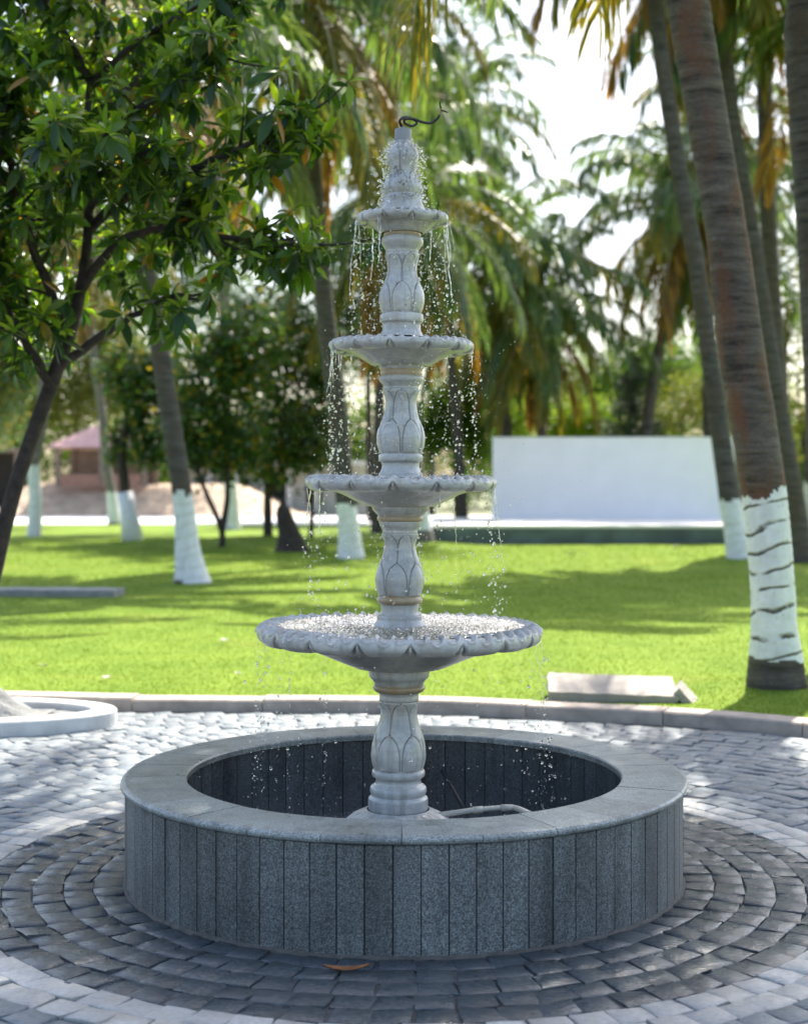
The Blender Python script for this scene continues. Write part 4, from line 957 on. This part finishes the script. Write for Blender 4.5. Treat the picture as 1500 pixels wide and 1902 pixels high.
# ------------------------------------------------------------------ broadleaf trees of the background
def foliage(centers, radii, nclump, per, size, seed, squash=0.8, clump=0.22):
    """leaf-sized faces in clumps spread through the crown's volume"""
    qq = np.random.default_rng(seed); out = []
    for c, rd_ in zip(centers, radii):
        k = max(4, int(nclump * (rd_[0] / radii[0][0]) ** 2))
        v = qq.normal(size=(k, 3)); v /= np.linalg.norm(v, axis=1)[:, None]; v *= (qq.random(k) ** 0.40)[:, None]
        cc = np.array(c) + v * np.array(rd_)
        for p_ in cc:
            m_ = int(per * qq.uniform(0.5, 1.5)); out.append(p_ + qq.normal(0, 1, (m_, 3)) * rd_[0] * clump * np.array((1, 1, squash)) * qq.uniform(0.6, 1.2))
    C = np.concatenate(out); n_ = len(C)
    a = qq.normal(size=(n_, 3)); a[:, 2] = a[:, 2] * 0.5 - 0.25; a /= np.linalg.norm(a, axis=1)[:, None]
    nrm = qq.normal(size=(n_, 3)) + np.array((0, 0, 1.1)); b = np.cross(a, nrm); b /= np.linalg.norm(b, axis=1)[:, None]
    L = size * qq.uniform(0.6, 1.3, n_)[:, None]; W = L * 0.24
    nn = np.cross(a, b)
    V = np.stack([C, C + a * L * 0.45 + b * W + nn * L * 0.05, C + a * L - nn * L * 0.08, C + a * L * 0.45 - b * W + nn * L * 0.05], 1)
    return MB().add(V, np.arange(n_ * 4).reshape(-1, 4))

def limb(mb, pts, r0, r1, sides=8):
    c = crom(pts, 14); tube(mb, c, np.linspace(r0, r1, 14), sides)

def tree(label, base, d, crown, mat, bark='bark', nclump=190, per=34, size=0.16, trunks=None, rt=0.12, seed=0, group=None, washed=None, cat='tree', name='broadleaf_tree', deep=1.0):
    """crown: list of (px, py, radius px x, radius px y)"""
    sc = d / F; root = P(base[0], base[1], d); t_ = empty(name, root, label, cat, group)
    cen = [P(x, y, d + (k_ % 2) * 0.4) - root for k_, (x, y, rx, ry) in enumerate(crown)]; rad = [(rx * sc, rx * sc * deep, ry * sc) for (x, y, rx, ry) in crown]
    o = obj('crown', foliage(cen, rad, nclump, per, size, 900 + seed), mat, t_); o['kind'] = 'stuff'
    mb = MB(); qq = np.random.default_rng(seed)
    for tr in (trunks or [[base, ((base[0] + crown[0][0]) / 2, (base[1] + crown[0][1]) / 2 + crown[0][3] * 0.5), (crown[0][0], crown[0][1])]]):
        pts = [P(x, y, d) - root for x, y in tr]; pts[0] = pts[0] - np.array((0, 0, 0.15)) if tr[0] == base else pts[0]
        limb(mb, pts, rt, rt * 0.35)
    for c_, r_ in zip(cen, rad):
        for _ in range(4):
            v = qq.normal(size=3); v[2] = abs(v[2]) * 0.7; v /= np.linalg.norm(v)
            limb(mb, [c_ - np.array((0, 0, r_[2] * 0.7)), c_ + v * np.array(r_) * 0.35, c_ + v * np.array(r_) * 0.85], rt * 0.35, rt * 0.08, 5)
    obj('trunk', mb, M[bark], t_, True)
    if washed:
        y0, y1, x0, x1, r0, r1 = washed; mb = MB(); tube(mb, [P(x1, y1, d) - root, P((x0 + x1) / 2, (y0 + y1) / 2, d) - root, P(x0, y0, d) - root], [r1, (r0 + r1) / 2 * 0.9, r0], 12); obj('whitewash_band', mb, M['wash_far'], t_, True)
    return t_

tree('dark round tree with forked low trunk left of the fountain', (410, 1020), 39.5, [(395, 730, 95, 130), (350, 800, 60, 80), (450, 640, 80, 90), (420, 830, 70, 60)], M['tree_dark'], nclump=120, per=26, size=0.24, trunks=[[(410, 1020), (412, 985), (385, 920), (368, 870), (372, 790)], [(412, 985), (422, 930), (424, 870), (440, 780)]], rt=0.10, seed=1)
tree('largest dark tree with yellow leaves directly left of the fountain bowls', (498, 1006), 45, [(525, 720, 105, 140), (580, 800, 65, 80), (500, 830, 90, 60), (500, 610, 100, 90), (600, 690, 60, 90)], M['tree_dark'], nclump=120, per=26, size=0.25, trunks=[[(498, 1006), (497, 950), (496, 900), (488, 840), (490, 760)], [(496, 915), (520, 880), (545, 840), (570, 780)]], rt=0.16, seed=2)
tree('small tree with whitewashed foot and yellow dotted leaves right of the pavilion', (248, 1010), 42.5, [(262, 740, 60, 75), (225, 690, 45, 50), (285, 830, 55, 45), (225, 820, 35, 40), (300, 690, 45, 60)], M['tree_dark'], nclump=90, per=22, size=0.22, trunks=[[(248, 1010), (240, 960), (232, 900), (226, 840), (240, 760)]], rt=0.24, seed=3, washed=(914, 1010, 233, 248, 0.23, 0.34))
stump = empty('palm_stump', P(540, 1030, 37), 'dark flared tree stump with pointed top before the road', 'stump'); mb = MB(); sp = np.array(stump.location)
th_ = np.arange(18) * 2 * math.pi / 18; pr_ = crom([P(x, y, 37) - sp for x, y in ((545, 1034), (540, 1000), (532, 970), (527, 945), (526, 924))], 26); rr_ = np.interp(np.linspace(0, 1, 26), [0, 0.15, 0.35, 0.6, 0.75, 0.85, 1], [0.50, 0.36, 0.27, 0.22, 0.17, 0.08, 0.05])[:, None] * (1 + 0.16 * vnoise(th_[None] * 2.2, np.linspace(0, 3, 26)[:, None], 4))
obj('wood', MB().add(np.stack([pr_[:, 0, None] + rr_ * np.cos(th_), pr_[:, 1, None] + rr_ * np.sin(th_), np.broadcast_to(pr_[:, 2, None], rr_.shape)], -1), gridf(26, 18)), M['bark'], stump, True)
tree('thin young tree with mint painted stem behind the third bowl', (576, 1000), 47, [(585, 815, 40, 50), (560, 780, 30, 40)], M['tree_dark'], nclump=60, per=20, size=0.2, rt=0.10, seed=4)
tree('bright lime bush above the white wall left part', (1075, 900), 60, [(1075, 780, 62, 48), (1040, 800, 45, 40), (1110, 790, 50, 45)], M['tree_lime'], nclump=150, per=26, size=0.16, seed=5, cat='bush', name='garden_bush')
tree('yellow green bush above the white wall right part', (1270, 900), 60, [(1265, 760, 70, 60), (1320, 730, 60, 70), (1230, 790, 45, 40)], M['tree_olive'], nclump=120, per=24, size=0.16, seed=6, cat='bush', name='garden_bush')
cf = tree('dark conifer standing between the two bright bushes', (1172, 930), 57, [(1172, 800, 52, 30), (1172, 755, 42, 28), (1174, 710, 30, 25), (1175, 670, 18, 22)], M['conifer'], nclump=120, per=30, size=0.12, seed=7, name='conifer', rt=0.14)
BT = 'trees standing behind the lawn'
tree('mid green tree right of the column behind the bowls', (850, 985), 60, [(840, 760, 75, 80), (890, 700, 60, 70), (800, 800, 60, 60), (880, 820, 50, 60)], M['tree_mid'], seed=8, group=BT, size=0.2)
tree('tall shadowy tree behind the upper fountain column', (690, 985), 68, [(680, 500, 110, 110), (640, 620, 100, 90), (760, 600, 100, 100), (720, 420, 80, 70)], M['tree_dark'], seed=9, group=BT, size=0.26, rt=0.22)
tree('pale green tree rising behind the palm at the left end of the wall', (965, 985), 74, [(960, 720, 80, 80), (1010, 700, 60, 70), (900, 660, 60, 60)], M['tree_mid'], seed=10, group=BT, size=0.22)
tree('lime green tree seen low between two palm trunks above the wall', (950, 985), 66, [(960, 780, 45, 50), (905, 690, 35, 40)], M['tree_lime'], seed=11, group=BT, size=0.18, nclump=90)
tree('olive tree with dry tinges behind the pavilion roof', (150, 960), 104, [(140, 730, 90, 80), (220, 690, 80, 90), (60, 740, 70, 80), (180, 620, 80, 70)], M['tree_olive'], seed=12, group=BT, size=0.34, rt=0.25)
tree('dark broad tree at the left edge behind the lawn', (-20, 985), 72, [(-10, 720, 70, 120), (40, 640, 60, 90)], M['tree_dark'], seed=13, group=BT, size=0.26, rt=0.25)
tree('green tree high behind the leaning palm of the left lawn', (330, 970), 90, [(330, 560, 120, 110), (420, 500, 110, 120), (260, 480, 90, 100)], M['tree_mid'], seed=14, group=BT, size=0.3, rt=0.28)
tree('tall pale tree filling the gap right of the palm cluster', (1450, 980), 64, [(1460, 560, 80, 120), (1420, 420, 60, 90), (1490, 760, 60, 120), (1400, 700, 50, 100), (1470, 300, 60, 80)], M['tree_olive'], seed=15, group=BT, size=0.24, nclump=110, rt=0.2)
tree('mid green tree low behind the thick leaning palm', (1360, 960), 70, [(1350, 720, 70, 80), (1420, 830, 70, 80), (1480, 880, 60, 70)], M['tree_mid'], seed=16, group=BT, size=0.24)
tree('tall feathery tree above the top of the fountain', (800, 985), 82, [(800, 230, 90, 100), (860, 90, 70, 80), (720, 150, 80, 90)], M['tree_mid'], seed=17, group=BT, size=0.28, nclump=70, rt=0.25)
tree('far green tree closing the view above the wall middle', (1120, 985), 96, [(1100, 730, 80, 60), (1180, 700, 70, 70), (1240, 690, 80, 70)], M['tree_mid'], seed=18, group=BT, size=0.3, rt=0.25)

# far wood
qq = np.random.default_rng(77); cen = []; rad = []
for k in range(46):
    x = -62 + k * 2.8 + qq.normal(0, 0.8); dd = 118 + qq.uniform(-6, 10); h = qq.uniform(3.2, 5.6); cen.append((x, dd, h)); rad.append((qq.uniform(2.6, 3.8), 2.5, h * qq.uniform(0.9, 1.15)))
o = obj('woodland', foliage(cen, rad, 60, 26, 0.5, 78, 0.9, 0.24), M['tree_mid']); tag(o, kind='stuff')

# ------------------------------------------------------------------ the glossy leaved tree at the left
gt = empty('glossy_leaf_tree', P(-78, 1352, 10.25), 'dark leaning tree with glossy leaf rosettes growing from the left planter', 'tree'); g0 = np.array(gt.location)
def bpath(l): return np.array([P(x, y, d) - g0 for x, y, d in l])
tr = crom(np.column_stack([bpath([(-78, 1375, 10.25), (-46, 1210, 10.22), (-4, 1030, 10.18), (36, 880, 10.12), (86, 740, 10.05), (128, 620, 9.95), (155, 510, 9.85), (165, 400, 9.8), (160, 280, 9.8), (168, 150, 9.8), (190, 20, 9.8), (210, -150, 9.8), (220, -330, 9.8)]), 0.54 * np.array([0.15, 0.118, 0.108, 0.102, 0.098, 0.092, 0.072, 0.056, 0.048, 0.04, 0.034, 0.026, 0.012])]), 110)
th_ = np.arange(16) * 2 * math.pi / 16; rr_ = tr[:, 3, None] * (1 + 0.10 * vnoise(th_[None] * 2.5, np.linspace(0, 26, 110)[:, None], 5))
obj('trunk', MB().add(np.stack([tr[:, 0, None] + rr_ * np.cos(th_), tr[:, 1, None] + rr_ * np.sin(th_), np.broadcast_to(tr[:, 2, None], rr_.shape)], -1), gridf(110, 16)), M['bark'], gt, True)
BR = [([(112, 680, 10.0), (165, 640, 9.8), (215, 605, 9.65), (270, 575, 9.5), (325, 548, 9.3), (370, 560, 9.2)], 0.036, 15),
      ([(150, 540, 9.87), (195, 475, 9.7), (250, 435, 9.5), (330, 425, 9.3), (420, 440, 9.1), (520, 450, 8.9), (600, 458, 8.8)], 0.036, 66),
      ([(162, 430, 9.82), (225, 372, 9.6), (300, 335, 9.3), (390, 300, 9.05), (470, 262, 8.9), (540, 230, 8.85), (580, 205, 8.8)], 0.036, 64),
      ([(163, 300, 9.8), (220, 225, 9.5), (300, 175, 9.2), (370, 120, 9.0), (420, 80, 8.9)], 0.032, 56),
      ([(168, 160, 9.8), (240, 90, 9.6), (330, 30, 9.4), (420, -20, 9.3), (500, -60, 9.2)], 0.03, 50),
      ([(98, 720, 10.02), (40, 620, 9.8), (-20, 520, 9.6), (-70, 430, 9.5)], 0.04, 60),
      ([(128, 620, 9.95), (70, 480, 9.7), (30, 350, 9.4), (5, 220, 9.2), (-20, 100, 9.1)], 0.04, 80),
      ([(160, 330, 9.8), (130, 290, 9.2), (110, 250, 8.7), (90, 225, 8.3)], 0.03, 28),
      ([(164, 390, 9.8), (210, 330, 9.3), (250, 290, 8.7), (280, 260, 8.35)], 0.03, 36),
      ([(168, 150, 9.8), (120, 60, 9.6), (60, -40, 9.4), (-10, -120, 9.3)], 0.03, 60),
      ([(200, -60, 9.8), (300, -140, 10.0), (420, -200, 10.2)], 0.028, 50),
      ([(155, 500, 9.86), (230, 450, 10.2), (320, 380, 10.6), (400, 330, 10.9)], 0.034, 60),
      ([(160, 250, 9.8), (230, 170, 10.3), (320, 90, 10.7), (400, 10, 11.0)], 0.034, 60),
      ([(132, 600, 9.95), (60, 560, 10.5), (-20, 500, 10.9)], 0.034, 55)]
ros = []
q = np.random.default_rng(23)
for pts, r0, cnt in BR:
    c = crom(bpath(pts), 40); mb = MB(); tube(mb, c + np.stack([0.008 * vnoise(np.arange(40) * 0.5, 0, 1), 0 * c[:, 0], 0.008 * vnoise(np.arange(40) * 0.5, 3, 2)], 1), np.linspace(r0, r0 * 0.25, 40), 8)
    for _ in range(int(cnt * 0.76)):
        t_ = 0.22 + 0.78 * q.random() ** 0.75; i = min(39, int(t_ * 39.9)); p_ = c[i] + q.normal(0, 1, 3) * np.array((0.17, 0.22, 0.105)) * (0.45 + 0.75 * (1 - t_) + 0.3)
        ros.append((p_, c[max(0, i - 2)]))
        if q.random() < 0.6: tube(mb, crom([c[max(0, i - 3)], (c[max(0, i - 3)] + p_) / 2 - np.array((0, 0, 0.02)), p_], 6), np.linspace(r0 * 0.25 + 0.003, 0.0035, 6), 5)
    obj('branch', mb, M['bark'], gt, True)
for _ in range(210):                                     # inner fill on the left
    p_ = P(q.uniform(-140, 190) - 60, q.uniform(-60, 670), q.uniform(9.2, 11.4)) - g0; ros.append((p_, p_ - np.array((0, 0, 0.1))))
for _ in range(150):                                     # unseen rosettes added overhead to shade the left paving
    p_ = P(q.uniform(-140, 600), q.uniform(-560, -170), q.uniform(10.4, 13.0)) - g0; ros.append((p_, p_ - np.array((0, 0, 0.1))))
for _ in range(130):                                     # dense back of the crown
    p_ = P(q.uniform(-140, 330), q.uniform(-60, 480), q.uniform(10.5, 11.8)) - g0; ros.append((p_, p_ - np.array((0, 0, 0.1))))
# leaf templates: x along the leaf, y across, folded and drooping
def leaf_tpl(droop):
    u = np.linspace(0, 1, 6); wv = np.array((0.05, 0.55, 0.95, 1.0, 0.66, 0.02)) * 0.155; v = np.array((-1, 0, 1))
    V = np.array([[(u_ - 0.1 * droop * u_ ** 2, v_ * w_, -droop * u_ ** 2 + 0.05 * abs(v_) * (w_ / 0.155)) for v_ in v] for u_, w_ in zip(u, wv)])
    return V.reshape(-1, 3), gridf(6, 3, False)
TPL = [leaf_tpl(0.06), leaf_tpl(0.20), leaf_tpl(0.38)]
TM = [MB().add(*t_).mesh('leaf', m_, True) for m_ in (M['leaf'], M['young_leaf']) for t_ in TPL]
leaves = []
for p_, src in ros:
    ax = np.array((q.normal(0, 0.35), q.normal(0, 0.35), 1.0)) + (p_ - src) / (np.linalg.norm(p_ - src) + 1e-6) * 0.5; ax /= np.linalg.norm(ax)
    e1 = np.cross(ax, (0.3, 1, 0.2)); e1 /= np.linalg.norm(e1); e2 = np.cross(ax, e1); nl = int(q.integers(10, 16)); a0 = q.uniform(0, 6.28); size = q.uniform(0.7, 1.2)
    for k in range(nl):
        fr = k / (nl - 1); el = math.radians(62 - 125 * fr + q.normal(0, 15)); az = a0 + k * 2.4
        d_ = (e1 * math.cos(az) + e2 * math.sin(az)) * math.cos(el) + ax * math.sin(el); d_ = d_ + np.array((0, 0, -0.25 * fr)); d_ /= np.linalg.norm(d_)
        sd = np.cross(ax, d_); sd /= np.linalg.norm(sd) + 1e-9; sd = sd + q.normal(0, 0.4, 3); sd -= d_ * sd.dot(d_); sd /= np.linalg.norm(sd); up = np.cross(d_, sd)
        L = size * (0.10 + 0.085 * math.sin(min(1, fr + 0.25) * math.pi * 0.6)) * q.uniform(0.72, 1.2) * 0.92
        leaves.append((p_ - ax * 0.05 * fr, d_, sd, up, L, int(q.integers(3)) + (3 if fr < 0.36 + q.normal(0, 0.1) else 0)))
def inframe(l):
    w_ = l[0] + g0; x, y = CX + F * w_[0] / w_[1], HY - F * (w_[2] - EYE) / w_[1]; return -10 < x < 1510 and -10 < y < 1902
order = sorted(range(len(leaves)), key=lambda i: -(leaves[i][4] / (leaves[i][0] + g0)[1]) * (1.0 if inframe(leaves[i]) else 0.0) - 0.0)
order.sort(key=lambda i: (0 if inframe(leaves[i]) else 1, (leaves[i][0] + g0)[1]))
single = set(order[:300]); fol = MB()
for i, (p_, d_, sd, up, L, v) in enumerate(leaves):
    if i in single:
        o = link('leaf', TM[v], gt); m4 = Matrix(((d_[0] * L, sd[0] * L, up[0] * L, p_[0]), (d_[1] * L, sd[1] * L, up[1] * L, p_[1]), (d_[2] * L, sd[2] * L, up[2] * L, p_[2]), (0, 0, 0, 1))); o.matrix_local = m4
    else:
        V0, F0 = TPL[v % 3]; fol.add(p_ + L * (V0[:, :1] * d_ + V0[:, 1:2] * sd + V0[:, 2:] * up), F0, v // 3)
o = obj('foliage', fol, [M['leaf'], M['young_leaf']], gt, True); o['kind'] = 'stuff'
